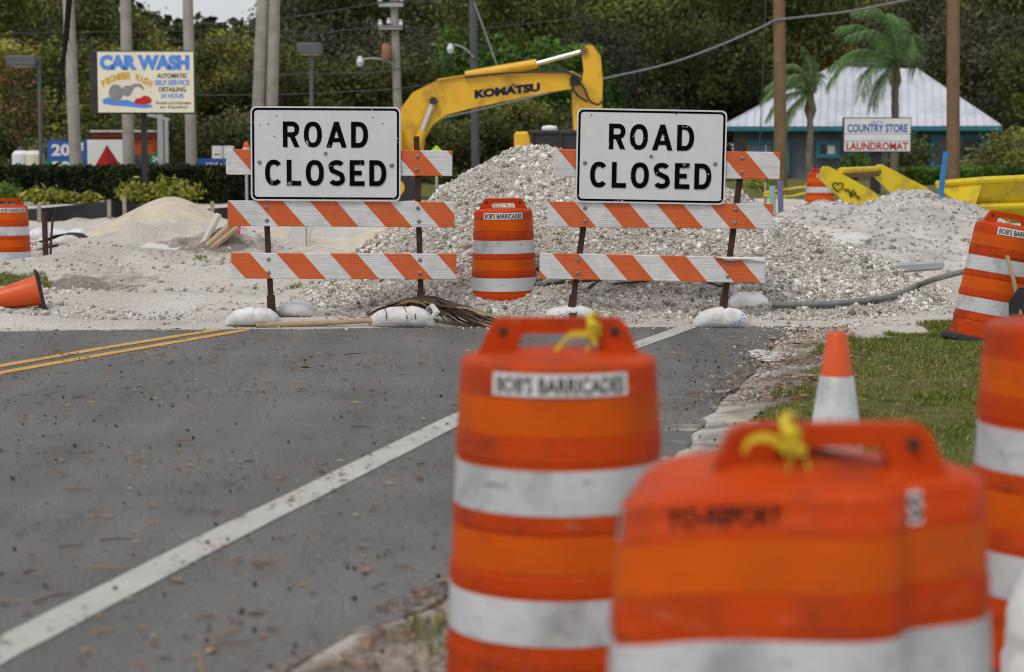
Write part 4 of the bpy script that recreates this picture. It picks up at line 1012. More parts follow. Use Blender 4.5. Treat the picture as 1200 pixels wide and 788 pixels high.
def lump(name, label, cat, px, py, size, mat, seed):
    vs = []; fs = []; n, m_ = 30, 18
    for i in range(m_):
        th = math.pi * i / (m_ - 1)
        for j in range(n):
            a = 2 * math.pi * j / n; d = Vector((math.sin(th) * math.cos(a), math.sin(th) * math.sin(a), math.cos(th)))
            k = 1 + .8 * (float(vn(d.x * 2.4 + seed, d.y * 2.4, seed)) - .5) + .25 * (float(vn(d.x * 7 + seed, d.y * 7, seed + 2)) - .5); vs.append((d.x * size[0] * k, d.y * size[1] * k, d.z * size[2] * k))
    for i in range(m_ - 1):
        for j in range(n): fs.append((i * n + j, (i + 1) * n + j, (i + 1) * n + (j + 1) % n, i * n + (j + 1) % n))
    return tag(MB().add(vs, fs).build(name, mat, None, True, hit(px, py)), label, cat)
lump('concrete_chunk', 'broken white concrete chunk on the grey dirt mound', 'concrete', 1000, 284, (.30, .60, .09), M['concrete'], 4)
slab('concrete_chunk', 'flat white slab scrap lying before the tan sand pile', 'concrete', 190, 292, 26.3, (.50, .30, .06), (R(8), R(4), R(-10)), M['concrete'])
slab('concrete_chunk', 'upright pale board propped beyond the left barricade', 'board', 350, 283, 26.0, (.30, .05, .36), (R(-12), R(18), R(12)), M['concrete'])
for k, (px, py, a, m_, lab) in enumerate(((247, 273, -62, 'concrete', 'white pipe leaning on the scrap heap left of the barricade'), (257, 279, -42, 'plank', 'splintered tan plank on top of the scrap heap left of the barricade'), (262, 283, -38, 'plank', 'lower tan plank of the scrap heap left of the barricade'))):
    p = hit(px, py + 6, 20); p.z += .10; o = MB().bbox((0, 0, 0), (.46, .11, .06), .012).build('plank' if m_ == 'plank' else 'pipe', M[m_], None, False, p); o.rotation_euler = (R(10), R(a), R(20)); tag(o, lab, 'scrap wood' if m_ == 'plank' else 'pipe')
def stake(name, label, px0, py0, px1, py1, Y, wd, mat, cat='stake', flag=None):
    a, b = at(px0, py0, Y), at(px1, py1, Y); b.z = min(b.z, surf(b.x, b.y)); root = thing(name, label, cat, (b.x, b.y, b.z))
    d = a - b; MB().tube([Vector((0, 0, -.15)), Vector((0, 0, 0)) + d * .5, d], [wd / 2] * 3, 6).build('shaft', mat, root)
    if flag:
        f_ = MB(); f_.add([d, d + Vector((.07, -.02, -.01)), d + Vector((.06, -.01, -.16)), d + Vector((-.01, 0, -.15))], [(0, 1, 2, 3)]); f_.build('flag', flag, root)
    return root
stake('marker_stake', 'thin stake with a pink flag tape by the scrap planks', 276, 264, 280, 298, 25.4, .022, M['stake'], 'stake', M['pink'])
stake('marker_stake', 'thin bare reddish stake on the pale sand heap', 359, 258, 359, 292, 26.2, .020, M['stake'])
stake('metal_post', 'dark rusty steel post beside the distant drum', 52, 249, 54, 320, 24.2, .07, M['rust'], 'post')
stake('metal_post', 'thin crooked rusty rod next to the dark steel post', 62, 254, 58, 292, 24.6, .03, M['rust'], 'post')
stake('pvc_post', 'mint green marker post behind the gravel slope', 905, 218, 906, 240, 34, .11, M['mint'], 'post')
stake('pvc_post', 'purple marker post next to the mint green post', 914, 212, 916, 238, 35, .10, M['purple'], 'post')
bp_ = stake('blue_stake', 'tall blue painted board stuck slanting into the dirt mound', 1109, 178, 1101, 228, 26.2, .075, M['blue_post'])
# rubble sacks and silt fence at the left
for k, (px, py, l, hh, Y, lab) in enumerate(((45, 268, 30, 15, 30, 'pale rubble sack beside the distant drum'), (68, 270, 36, 16, 30.5, 'long pale rubble sack in the middle of the sack heap'), (90, 273, 30, 17, 30, 'dirty white sack at the sand pile end of the sack heap'), (62, 281, 40, 12, 28.5, 'flattened pale sack in front of the sack heap'))):
    g = at(px, py, Y); root = thing('rubble_sack', lab, 'sack', (g.x, Y, gh(g.x, Y) - .03), None, R(12 * k - 15))
    bag_mesh(l * Y / FPX, .4, hh * Y / FPX, 31 + k, 0, .5).build('bag', M['bag'], root, True)
def fence_seg(root, pts, h_, Y):
    vs = []; fs = []; n = 40
    for i in range(n + 1):
        u = i / n * (len(pts) - 1); k = min(int(u), len(pts) - 2); t = u - k
        px = pts[k][0] + (pts[k + 1][0] - pts[k][0]) * t; py = pts[k][1] + (pts[k + 1][1] - pts[k][1]) * t; pb = pts[k][2] + (pts[k + 1][2] - pts[k][2]) * t
        a, b = at(px, py, Y + .25 * math.sin(u * 5)), at(px, pb, Y - .1)
        m_ = (a + b) / 2 + Vector((0, .10 * math.sin(u * 9), 0))
        vs += [b, m_, a]
        if i: q = 3 * i; fs += [(q - 3, q, q + 1, q - 2), (q - 2, q + 1, q + 2, q - 1)]
    MB().add([v_ - root.location for v_ in vs], fs).build('fabric', M['black_fabric'], root, True)
sf = thing('silt_fence', 'sagging black silt fence with wooden stakes below the hedge', 'silt fence', at(150, 262, 39))
fence_seg(sf, [(20, 246, 268), (60, 243, 268), (127, 236, 268), (175, 240, 268), (230, 246, 272), (292, 241, 276), (360, 252, 282), (440, 250, 282)], .4, 39)
for px, y0, y1 in ((128, 234, 268), (146, 230, 268), (46, 238, 268), (249, 236, 272), (330, 244, 276), (405, 246, 280)):
    a, b = at(px, y0, 38.6), at(px, y1, 38.6); MB().box((a + b) / 2 - sf.location, (.07, .05, (a - b).length)).build('stake', M['stake'], sf)
ps = thing('plastic_sheet', 'crumpled black plastic sheet on the dirt by the rusty post', 'plastic sheet', at(92, 288, 26.5))
vs = []; fs = []
for i in range(15):
    for j in range(9):
        x = -.55 + 1.1 * i / 14; y = -.3 + .6 * j / 8; z = .16 * math.exp(-((x + .12) / .30) ** 2) - .18 * (x + .5) * .3 + .05 * (float(vn(x * 6 + 3, y * 6, 55)) - .5) + .02
        vs.append((x, y, z))
        if i and j: q = i * 9 + j; fs.append((q - 10, q - 1, q, q - 9))
MB().add(vs, fs).build('sheet', M['black_fabric'], ps, True)
sh = thing('shovel', 'wooden handled shovel leaning on the drum by the dirt mound', 'shovel', at(1196, 372, 14.75))
MB().tube([Vector((0, 0, .02)), at(1187, 325, 14.8) - sh.location, at(1180, 300, 14.85) - sh.location], .016, 8).build('handle', M['plank'], sh)
MB().prism([(-.02, .22), (-.09, .12), (-.08, -.1), (0, -.17), (.08, -.1), (.09, .12), (.02, .22)], -.008, .008).build('blade', M['rubber'], sh)

# ================================================================== YELLOW BUCKET FRAME
YK = 32.0; kf = thing('bucket_frame', 'yellow steel arms joined by a rusty crossbar rising above the dirt mound', 'machine attachment', at(1010, 245, YK)); ko = kf.location.copy()
def ppoly(pts, Y, o): return [((at(px, py, Y) - o).x, (at(px, py, Y) - o).z) for px, py in pts]
MB().prism(ppoly([(962, 199), (965, 195), (970, 195), (1022, 224), (1040, 240), (1000, 252), (985, 232), (960, 210)], YK, ko)[::-1], -.10, .10).build('arm', M['lemon'], kf)
MB().prism(ppoly([(1026, 197), (1029, 193), (1033, 193), (1085, 220), (1105, 240), (1060, 250), (1043, 226), (1026, 208)], YK + 1.2, ko)[::-1], 1.1, 1.3).build('arm', M['lemon'], kf)
MB().tube([at(969, 204, YK) - ko, at(1031, 202, YK + 1.2) - ko], .075, 12).build('crossbar', M['pole_brown'], kf, True)
MB().tube([at(985, 200, YK + .1) - ko, at(1029, 198, YK + 1.1) - ko], .05, 10).build('crossbar', M['lemon'], kf, True)
hb = MB(); 
for (px, py) in ((966, 200), ): hb.lathe([(.11, -.12), (.11, .12), (.0, .12)], 16, at(px, py, YK) - ko)
ho_ = MB(); hc = at(982, 219, YK - .12) - ko
hpts = []
for k in range(25):
    t = 2 * math.pi * k / 24; hpts.append(hc + Vector((.0052 * 16 * math.sin(t) ** 3, 0, .0052 * (13 * math.cos(t) - 5 * math.cos(2 * t) - 2 * math.cos(3 * t) - math.cos(4 * t)))))
ho_.tube(hpts, .009, 5, False); ho_.build('scrawled_heart', M['ink'], kf)
sw = MB(); r2 = random.Random(3)
for k in range(9):
    p = at(989 + 2.0 * k, 221 + 1.5 * k, YK - .12) - ko
    sw.tube([p, p + Vector((.02, 0, r2.uniform(-.09, .09))), p + Vector((.045, 0, r2.uniform(-.05, .05)))], .008, 5, False)
sw.build('scrawled_writing', M['ink'], kf)
bk = thing('dump_bucket', 'large open yellow steel bucket with flared dirty sides right of the blue stake', 'bucket', at(1170, 250, 33)); bo = bk.location.copy()
X = lambda px, py, Y: at(px, py, Y) - bo
MB().add([X(1098, 217, 33.6), X(1140, 250, 33), X(1152, 212, 33), X(1150, 250, 33), X(1098, 217, 35), X(1152, 207, 35)], [(0, 1, 2), (0, 2, 5, 4)]).build('end_plate', M['lemon'], bk)
MB().add([X(1152, 212, 33), X(1141, 243, 33.2), X(1300, 238, 33.2), X(1300, 205, 33)], [(0, 1, 2, 3)]).build('side_plate', M['lemon'], bk)
MB().add([X(1141, 243.5, 33.1), X(1150, 262, 33.5), X(1300, 262, 33.5), X(1300, 238, 33.1)], [(0, 1, 2, 3)]).build('lower_plate', M['lemon'], bk)
MB().add([X(1098, 217, 35), X(1152, 208, 35.3), X(1300, 203, 35.3), X(1300, 262, 34.8), X(1140, 262, 34.8)], [(0, 1, 2, 3, 4)]).build('back_plate', M['lemon'], bk)
MB().tube([X(1098, 216, 33.6), X(1152, 211.5, 33), X(1300, 205, 33)], .06, 8).build('top_rim', M['lemon'], bk, True)
MB().tube([X(1140, 243, 33.1), X(1300, 238.5, 33.1)], .055, 8).build('lower_rim', M['lemon'], bk, True)
MB().tube([X(1098, 217, 33.6), X(1140, 248, 33)], .05, 8).build('corner_rib', M['lemon'], bk, True)

# small far drum + caution tape
dg = copy_tree(drum['G']); yy = 38.0; dx_ = at(961, 245, yy); dg.location = (dx_.x, yy, gh(dx_.x, yy)); dg.rotation_euler = (0, 0, R(15))
tag(dg, 'small far drum beside yellow tape in front of the blue store', 'traffic drum', 'orange and white traffic drums')
ct = thing('caution_tape', 'yellow caution tape strung near the small far drum', 'caution tape', at(930, 232, 39)); co = ct.location.copy()
for pts in (((895, 226), (920, 222), (945, 219), (963, 222)), ((895, 229), (925, 230), (945, 226), (985, 222)), ((918, 214), (921, 236)), ((963, 218), (962, 240), (972, 244))):
    vs = []; fs = []
    for i, p in enumerate(catmull([at(px, py, 39) for px, py in pts], 5)):
        vs += [p - co + Vector((0, .01 * math.sin(i), .02)), p - co + Vector((0, 0, -.02))]
        if i: fs.append((2 * i - 2, 2 * i - 1, 2 * i + 1, 2 * i))
    MB().add(vs, fs).build('tape', M['ribbon'], ct)
for px in (897, 945, 984):
    a, b = at(px, 214, 39.1), at(px, 246, 39.1); MB().tube([a - co, b - co], .03, 6).build('tape_post', M['stake'], ct)

# ================================================================== EXCAVATOR
YX = 55.0; ex = thing('excavator', 'yellow excavator with raised boom reaching over the gravel pile', 'excavator', at(395, 250, YX)); ex.location.z = 0.0; eo = ex.location.copy()
def xp(pts, Y=YX): return ppoly(pts, Y, eo)
boom = [(470, 128), (484, 109), (513, 94.6), (541, 90), (600, 88.5), (672, 85.5), (680, 89), (681, 97), (674, 104), (640, 109), (592, 119), (550, 128), (523, 135), (507, 147), (498, 163), (494, 190), (484, 214), (468, 214), (462, 195), (464, 160)]
bo_ = MB().prism(xp(boom)[::-1], -.26, .26).build('boom', M['yellow'], ex)
MB().prism(xp([(513, 93.2), (541, 88.8), (600, 87.2), (672, 84.2), (672, 86), (600, 89), (541, 90.5), (513, 95)])[::-1], -.32, .32).build('boom_flange', M['yellow'], bo_)
MB().prism(xp([(683, 57), (687, 53.5), (694, 53.5), (703.5, 66), (706, 96), (705, 130), (700, 215), (686, 232), (676, 215), (670, 121), (671, 104), (681, 97), (684, 84), (682, 66)])[::-1], -.20, .20).build('stick', M['yellow'], ex)
MB().prism(xp([(672, 212), (702, 212), (706, 226), (690, 252), (655, 258), (640, 246), (660, 240)])[::-1], -.5, .5).build('bucket', M['machine_black'], ex)
pv = MB(); pv.tube([Vector(((at(674, 95, YX) - eo).x, -.30, (at(674, 95, YX) - eo).z)), Vector(((at(674, 95, YX) - eo).x, .30, (at(674, 95, YX) - eo).z))], .16, 16); pv.build('pivot_pin', M['machine_black'], ex, True)
def xv(px, py, dy=0): q = at(px, py, YX) - eo; q.y = dy; return q
MB().tube([xv(545, 88), xv(560, 86.5), xv(629, 75)], [.10, .13, .13], 12).build('arm_cylinder', M['yellow'], ex, True)
MB().tube([xv(628, 75.2), xv(684, 60)], .065, 10).build('piston_rod', M['chrome'], ex, True)
for s in (-1, 1):
    MB().tube([xv(508.5, 119, s * .36), xv(495, 155, s * .36)], .075, 10).build('piston_rod', M['chrome'], ex, True)
    MB().tube([xv(495.5, 153, s * .36), xv(478, 205, s * .36)], .12, 10).build('boom_cylinder', M['yellow'], ex, True)
MB().tube([xv(508.5, 119, -.45), xv(508.5, 119, .45)], .11, 14).build('pivot_pin', M['machine_black'], ex, True)
MB().tube([xv(684, 60, -.27), xv(684, 60, .27)], .10, 12).build('pivot_pin', M['pole_brown'], ex, True)
for pts in (((672, 88), (684, 104), (690, 118), (700, 123), (705, 119)), ((545, 91, ), (600, 86), (660, 85), (674, 92)), ((668, 98), (676, 112), (688, 120))):
    MB().tube(catmull([xv(p[0], p[1], -.34) for p in pts], 5), .035, 6).build('hydraulic_hose', M['machine_black'], ex, True)
ta, tb = at(557, 111.5, YX), at(632, 102, YX); c = (ta + tb) / 2 - eo; c.y = -.268
flat_text('KOMATSU', 1.80, .235, c, M['navy'], bo_, 'lettering', .065, 0, math.atan2(9.5 - 1, 75) * -1, .1)
dot = at(597, 99, YX) - eo; MB().box((dot.x + .10, -.268, dot.z - .02), (.07, .004, .05)).build('logo_accent', M['navy'], bo_)
# upper house, counterweight, cab, tracks
zt = .95
MB().bbox((xv(390, 200).x, .15, zt + .60), (3.9, 2.4, 1.1), .12).build('engine_house', M['yellow'], ex)
MB().bbox((xv(301, 200).x, .15, .88), (.85, 2.5, .95), .2).build('counterweight', M['yellow'], ex)
cabo = MB().bbox((xv(446, 200).x, .85, zt + .80), (1.35, .95, 1.5), .10).build('cab', M['machine_black'], ex)
MB().box((xv(446, 200).x, .365, zt + 1.05), (1.05, .01, .75)).build('window', M['glass'], cabo)
for s in (-1, 1):
    tr_ = MB(); pr_ = []
    for cx_, a0 in ((1.55, -90), (-1.55, 90)):
        pr_ += [(cx_ + .42 * math.cos(R(a0 + 180 * k / 8)), .43 + .42 * math.sin(R(a0 + 180 * k / 8))) for k in range(9)]
    xo = xv(408, 200).x; tr_.prism([(x + xo, z) for x, z in pr_], s * .95 - .28, s * .95 + .28); to = tr_.build('track', M['machine_black'], ex)
    for k in range(5): MB().tube([Vector((xo - 1.4 + .7 * k, s * .95 - .30, .42)), Vector((xo - 1.4 + .7 * k, s * .95 + .30, .42))], .22 if k in (0, 4) else .14, 14).build('roller', M['yellow'], to, True)
MB().box((xv(405, 200).x, 0, .72), (2.0, 1.4, .5)).build('undercarriage', M['yellow'], ex)

# compact loader behind the gravel pile
YL = 40.0; ld = thing('compact_loader', 'compact yellow loader with black cab roof and white beacon behind the gravel', 'loader', (xat(655, YL), YL, 0)); lo = ld.location.copy()
z0 = zat(154, YL); MB().bbox((xat(655, YL) - lo.x + .02, .2, z0 - .55), (1.15, 1.2, 1.05), .06).build('cab', M['machine_black'], ld)
MB().bbox((xat(654, YL) - lo.x, .2, z0 - .03), (1.22, 1.25, .10), .03).build('cab_roof', M['machine_black'], ld)
for dx, dy in ((-.56, -.42), (.58, -.42), (.0, -.42)): MB().box((dx + .02, dy + .0, z0 - .55), (.05, .05, 1.05)).build('cab_pillar', M['machine_black'], ld)
MB().bbox((xat(613, YL) - lo.x, .2, z0 - .45), (.36, 1.1, .88), .05).build('rear_hood', M['yellow'], ld)
MB().bbox((xat(650, YL) - lo.x, .2, .62), (1.9, 1.3, .7), .08).build('chassis', M['yellow'], ld)
bc = MB(); bc.lathe([(.16, 0), (.16, .05), (.13, .085), (0, .10)], 18, (xat(644, YL) - lo.x, .1, z0 + .02)); bc.build('beacon', M['white_panel'], ld, True)
for dx in (-.6, .6):
    for dy in (-.55, .95):
        wv = MB(); wv.tube([Vector((dx, dy - .15, .40)), Vector((dx, dy + .15, .40))], .40, 20); wv.build('wheel', M['rubber'], ld, True)

# ================================================================== SIGNS BEHIND
YS = 50.0; cw = thing('car_wash_sign', 'cream car wash sign with blue lettering and elephant picture on a dark post', 'sign', (xat(169, YS), YS, gh(xat(169, YS), YS))); so_ = cw.location.copy()
def sx_(px): return at(px, HZ, YS - .30).x - so_.x
def sz_(py): return at(600, py, YS - .30).z - so_.z
tb_ = MB(); tb_.box((0, .03, (sz_(132)) / 2), (.13, .13, sz_(132))); tb_.build('post', M['machine_black'], cw)
x0, x1, zb, zt_ = sx_(116), sx_(228), sz_(132), sz_(61); turn = R(-7)
cab = MB().bbox(((x0 + x1) / 2 - .12, .05, (zb + zt_) / 2), (x1 - x0 + .16, .62, zt_ - zb + .06), .02).build('sign_cabinet', M['machine_black'], cw)
fc = MB(); fc.box(((x0 + x1) / 2, -.275, (zb + zt_) / 2), (x1 - x0, .03, zt_ - zb)); face = fc.build('sign_face', M['cream_panel'], cw)
def stext(t, pxc, pyc, wpx, hpx, mat, bold=.03): 
    s = YS / FPX; return flat_text(t, wpx * s, hpx * s, (sx_(pxc), -.294, sz_(pyc)), mat, face, 'lettering', bold)
stext('CAR WASH', 171, 73.5, 104, 17.5, M['light_blue'], .075)
stext('AUTOMATIC', 203, 89, 35, 5.5, M['brown_print']); stext('SELF SERVICE', 203, 97, 40, 6, M['light_blue']); stext('DETAILING', 203, 105, 31, 5.5, M['brown_print']); stext('24 HOUR', 203, 112.5, 27, 5.5, M['light_blue'])
stext('Instrucciones', 204, 120.5, 40, 4, M['brown_print'], .015); stext('en Español', 204, 126, 31, 4, M['brown_print'], .015)
word = 'PIONEER WASH'
for i, ch in enumerate(word):
    if ch == ' ': continue
    u = -1 + 2 * i / (len(word) - 1); px = 150 + 27 * u; py = 89 + 9 * u * u
    flat_text(ch, .105, .17, (sx_(px), -.294, sz_(py)), M['gold'], face, 'lettering', .06, 0, R(24 * u))
def sblob(pts, mat, y, nm):
    MB().poly([(sx_(px), y, sz_(py)) for px, py in pts][::-1]).build(nm, mat, face)
def sell(cx_, cy_, rx, ry, mat, y, nm, n=20): sblob([(cx_ + rx * math.cos(2 * math.pi * k / n), cy_ + ry * math.sin(2 * math.pi * k / n)) for k in range(n)], mat, y, nm)
sblob([(121, 117), (128, 114), (136, 118), (150, 117), (160, 121), (178, 123), (180, 126), (168, 127), (150, 125), (135, 124), (122, 122)], M['light_blue'], -.2925, 'water_picture')
sell(137, 109, 8.5, 10, M['grey_print'], -.2935, 'elephant_picture'); sell(150, 107, 6, 6.5, M['grey_print'], -.2937, 'elephant_picture')
sblob([(153, 101), (160, 98), (167, 99), (170, 104), (169, 106), (165, 102), (160, 102), (156, 107)], M['grey_print'], -.2939, 'elephant_picture')
sblob([(158, 120), (160, 116), (166, 115), (170, 112), (175, 113), (179, 117), (178, 121), (170, 123), (160, 122)], M['red'], -.2941, 'car_picture')

YG = 60.0; gs = thing('fuel_price_sign', 'blue price sign showing 20 next to a white panel with red triangle', 'sign', (xat(102, YG), YG, 0)); go = gs.location.copy()
gx = lambda px: at(px, HZ, YG).x - go.x; gz = lambda py: at(600, py, YG).z
MB().box(((gx(57) + gx(102.8)) / 2, 0, (gz(165) + gz(212)) / 2), (gx(102.8) - gx(57), .3, gz(165) - gz(212))).build('price_panel', M['blue'], gs)
MB().box(((gx(103.4) + gx(147)) / 2, 0, (gz(164) + gz(212)) / 2), (gx(147) - gx(103.4), .3, gz(164) - gz(212))).build('logo_panel', M['white_panel'], gs)
flat_text('20', .56, .36, (gx(72.5), -.156, gz(176)), M['white_panel'], gs, 'lettering', .04); flat_text('1', .10, .24, (gx(97), -.156, gz(172)), M['white_panel'], gs, 'lettering', .03)
MB().box((gx(66) + .15, -.155, gz(197)), (1.0, .01, .42)).build('green_price_panel', M['green'], gs); flat_text('20', .56, .36, (gx(72.5), -.164, gz(196)), M['white_panel'], gs, 'lettering', .04)
flat_text('1', .10, .24, (gx(97), -.164, gz(192)), M['green'], gs, 'lettering', .03)
tri = lambda pts, m_, y: MB().poly([(gx(px), y, gz(py)) for px, py in pts]).build('triangle_logo', m_, gs)
tri([(111, 197), (126.5, 197), (126.5, 170)], M['red'], -.156); tri([(126.5, 197), (144, 197), (126.5, 170)], M['red_dark'], -.156); tri([(111, 198.5), (126.5, 189), (144, 198.5)], M['red'], -.160)
for px in (70, 135): MB().box((gx(px), 0, gz(212) / 2), (.2, .2, gz(212) + .02)).build('leg', M['grey_metal'], gs)

YQ = 72.0; ob = thing('orange_building', 'low orange building with maroon fascia behind the fuel price sign', 'building', (xat(145, YQ), YQ, 0)); oo = ob.location.copy()
qx_ = lambda px: at(px, HZ, YQ).x - oo.x; qz = lambda py: at(600, py, YQ).z
MB().box(((qx_(110) + qx_(179)) / 2, 1.5, qz(161) / 2), (qx_(179) - qx_(110), 3, qz(161))).build('wall', M['orange_wall'], ob)
MB().box(((qx_(108) + qx_(181)) / 2, 1.45, (qz(155.5) + qz(161)) / 2), (qx_(181) - qx_(108), 3.2, qz(155.5) - qz(161))).build('fascia', M['maroon'], ob)
MB().box(((qx_(108) + qx_(181)) / 2, 1.45, qz(155) + .03), (qx_(181.5) - qx_(107.5), 3.3, .07)).build('roof_cap', M['concrete'], ob)
for px in (120, 163): MB().box((qx_(px), -.02, qz(184) * .5), (.9, .06, qz(178))).build('door', M['glass'], ob)
g24 = thing('green_sign', 'small green street sign with white 24', 'sign', (xat(182.5, 58), 58, 0)); MB().tube([(0, .06, 0), (0, .06, zat(182, 58))], .03, 6).build('post', M['galv'], g24)
MB().box((0, 0, zat(186.5, 58)), (.30, .03, .34)).build('panel', M['green'], g24); flat_text('24', .20, .16, (0, -.02, zat(186.5, 58)), M['white_panel'], g24, 'lettering', .03)
gf_ = thing('sign_gantry', 'pale galvanised steel frame standing right of the car wash post', 'frame', (xat(190, 57), 57, 0)); fx_ = lambda px: at(px, HZ, 57).x - gf_.location.x
for px, wd in ((188.5, .16), (195.5, .10)): MB().box((fx_(px), 0, zat(134 if px < 190 else 138, 57) / 2), (wd, .12, zat(134 if px < 190 else 138, 57))).build('upright', M['galv'], gf_)
MB().box(((fx_(173) + fx_(197)) / 2, .0, zat(137, 57)), (.70, .10, .09), Matrix.Rotation(R(14), 3, 'Y')).build('crossbeam', M['galv'], gf_)
bs = thing('blue_banner', 'dark blue banner sign with white print behind the hedge end', 'sign', (xat(259, 62), 62, 0)); 
MB().box((0, 0, zat(194, 62)), (1.45, .08, .42)).build('panel', M['blue'], bs); [MB().box((-.42 + .105 * k_, -.046, zat(193, 62)), (.085, .008, .09 + .03 * (k_ % 2))).build('faded_print', M['white_panel'], bs) for k_ in range(9)]
for s in (-.6, .6): MB().box((s, .0, zat(199.5, 62) / 2), (.06, .06, zat(199.6, 62))).build('leg', M['grey_metal'], bs)
ws = thing('white_notice', 'pair of small white notice boards above the blue banner', 'sign', (xat(261, 64), 64, 0))
for px in (254.5, 268): MB().box((xat(px, 64) - ws.location.x, 0, zat(178.5, 64)), (.33, .04, .40)).build('panel', M['white_panel'], ws); MB().box((xat(px, 64) - ws.location.x, -.024, zat(181, 64)), (.18, .006, .04)).build('red_print', M['red'], ws)
MB().tube([(0, .05, 0), (0, .05, zat(171, 64))], .03, 6).build('post', M['galv'], ws)
fcn = thing('marker_cone', 'tiny orange and white cone top seen above the left barricade board', 'traffic cone', (xat(288.5, 45), 45, 0))
MB().lathe([(.10, 1.34), (.085, 1.38), (.05, zat(166, 45) - .03), (0, zat(166, 45))], 18).build('cone_body', M['cone'], fcn, True); MB().tube([(0, 0, 0), (0, 0, 1.36)], .03, 8).build('post', M['galv'], fcn); MB().lathe([(.083, 1.42), (.076, 1.48)], 18).build('white_collar', M['band'], fcn, True)
lm = thing('warning_sign', 'fluorescent lime diamond sign on a thin post beyond the barricade board', 'sign', (xat(511.5, 48), 48, 0)); d_ = .22; zc = zat(181, 48)
MB().prism([(0, zc - d_), (d_, zc), (0, zc + d_), (-d_, zc)], -.01, .01).build('panel', M['lime'], lm); MB().tube([(0, .04, 0), (0, .04, zc)], .03, 6).build('post', M['galv'], lm)
for k, (px, mt, lab) in enumerate(((25, 'white_panel', 'white upright tank left of the hedge, behind the lamp post'), (40, 'cream_panel', 'cream rounded tank beside the lamp post behind the hedge'))):
    t_ = thing('storage_tank', lab, 'tank', (xat(px, 64), 64, 0)); MB().lathe([(.28, 0), (.30, .1), (.30, zat(181, 64)), (.2, zat(177, 64)), (0, zat(176, 64))], 20).build('shell', M[mt], t_, True)
    MB().lathe([(.12, 0), (.12, .12), (0, .13)], 12, (0, 0, zat(176, 64) - .02)).build('lid', M['grey_metal'], t_)
YC = 62.0; cs = thing('store_sign', 'white country store laundromat sign on a black post', 'sign', (xat(1027, YC), YC, 0)); co_ = cs.location.copy()
kx = lambda px: at(px, HZ, YC).x - co_.x; kz = lambda py: at(600, py, YC).z; s_ = YC / FPX
MB().box((kx(1027), .06, kz(178) / 2), (.30, .2, kz(178))).build('post', M['machine_black'], cs)
MB().box((kx(1027), 0, (kz(138) + kz(178.5)) / 2), (kx(1066.5) - kx(987.5), .22, kz(138) - kz(178.5))).build('sign_cabinet', M['machine_black'], cs)
for y0, y1 in ((139.2, 156.8), (157.3, 165.2), (165.8, 177.4)): MB().box((kx(1027), -.115, (kz(y0) + kz(y1)) / 2), (kx(1065.6) - kx(988.4), .03, kz(y0) - kz(y1))).build('panel', M['white_panel'], cs)
flat_text('COUNTRY STORE', 70 * s_, 9.5 * s_, (kx(1027), -.136, kz(150.5)), M['blue'], cs, 'lettering', .03); flat_text('LAUNDROMAT', 72 * s_, 9 * s_, (kx(1027), -.136, kz(171.5)), M['red'], cs, 'lettering', .03)
MB().tube(catmull([(kx(px), -.134, kz(py)) for px, py in ((1019, 144.5), (1022, 142.3), (1025, 144.3), (1028, 142.2), (1033, 143.4))], 5), .010, 5).build('faded_script', M['light_blue'], cs)

# ================================================================== POLES, LAMPS, WIRES
def wood_pole(label, x0, y0, x1, y1, Y, r, mat, group, extra=0):
    a, b = at(x0, y0, Y), at(x1, y1, Y); d = (a - b).normalized(); b = b - d * ((b.z + .3) / d.z); top = a + d * (4.0 + extra)
    root = thing('utility_pole', label, 'utility pole', (b.x, b.y, 0), group); o = Vector((b.x, b.y, 0))
    MB().tube([b - o, (b + top) / 2 - o, top - o], [r * 1.08, r, r * .86], 14).build('shaft', mat, root, True); return root, o, d
wood_pole('leaning grey pole standing left of the car wash sign, behind the price sign', 80, 0, 89, 196, 57, .17, M['pole_wood'], None)
wood_pole('grey pole passing behind the middle of the car wash sign', 147, 0, 151, 196, 58, .165, M['pole_wood'], None)
wood_pole('grey pole passing behind the right edge of the car wash sign', 220, 0, 224.5, 197, 58, .155, M['pole_wood'], None)
wood_pole('first of two close grey poles rising behind the chipped road closed sign', 308, 0, 303, 125, 60, .19, M['pole_wood'], None)
wood_pole('second of two close grey poles, the one beside the box lamp', 321.5, 0, 318.5, 125, 60, .18, M['pole_wood'], None)
wood_pole('brown pole in front of the store roof beside the smaller palm', 913, 0, 915, 218, 62, .19, M['pole_brown'], None)
wood_pole('brown pole in front of the store beside the blue stake', 1117, 0, 1117, 213, 62, .20, M['pole_brown'], None)
up, uo, ud = wood_pole('pale utility pole with crossarms, transformer and curved street light', 462, 10, 466, 125, 70, .15, M['pole_wood'], None, -3.6)
def uv(px, py, Y=70, dy=0): q = at(px, py, Y) - uo; q.y = dy; return q
for (xa, xb, py) in ((444, 473, 6.5), (444, 472, 33)): MB().box((uv((xa + xb) / 2, py).x, -.2, uv(460, py).z), (abs(uv(xb, py).x - uv(xa, py).x), .12, .13)).build('crossarm', M['galv'], up)
for px, py in ((446, 3), (471, 3), (458, -1), (446, 31), (470, 31), (456, 29)): MB().lathe([(.06, 0), (.09, .06), (.05, .12), (.07, .2), (0, .22)], 10, uv(px, py, 70, -.2)).build('insulator', M['lamp_glass'], up)
tq = MB(); c = uv(453.5, 70, 70, -.35); tq.lathe([(0, 0), (.15, 0), (.16, .05), (.16, .45), (.13, .52), (0, .54)], 16, c); tq.build('transformer', M['transf'], up, True)
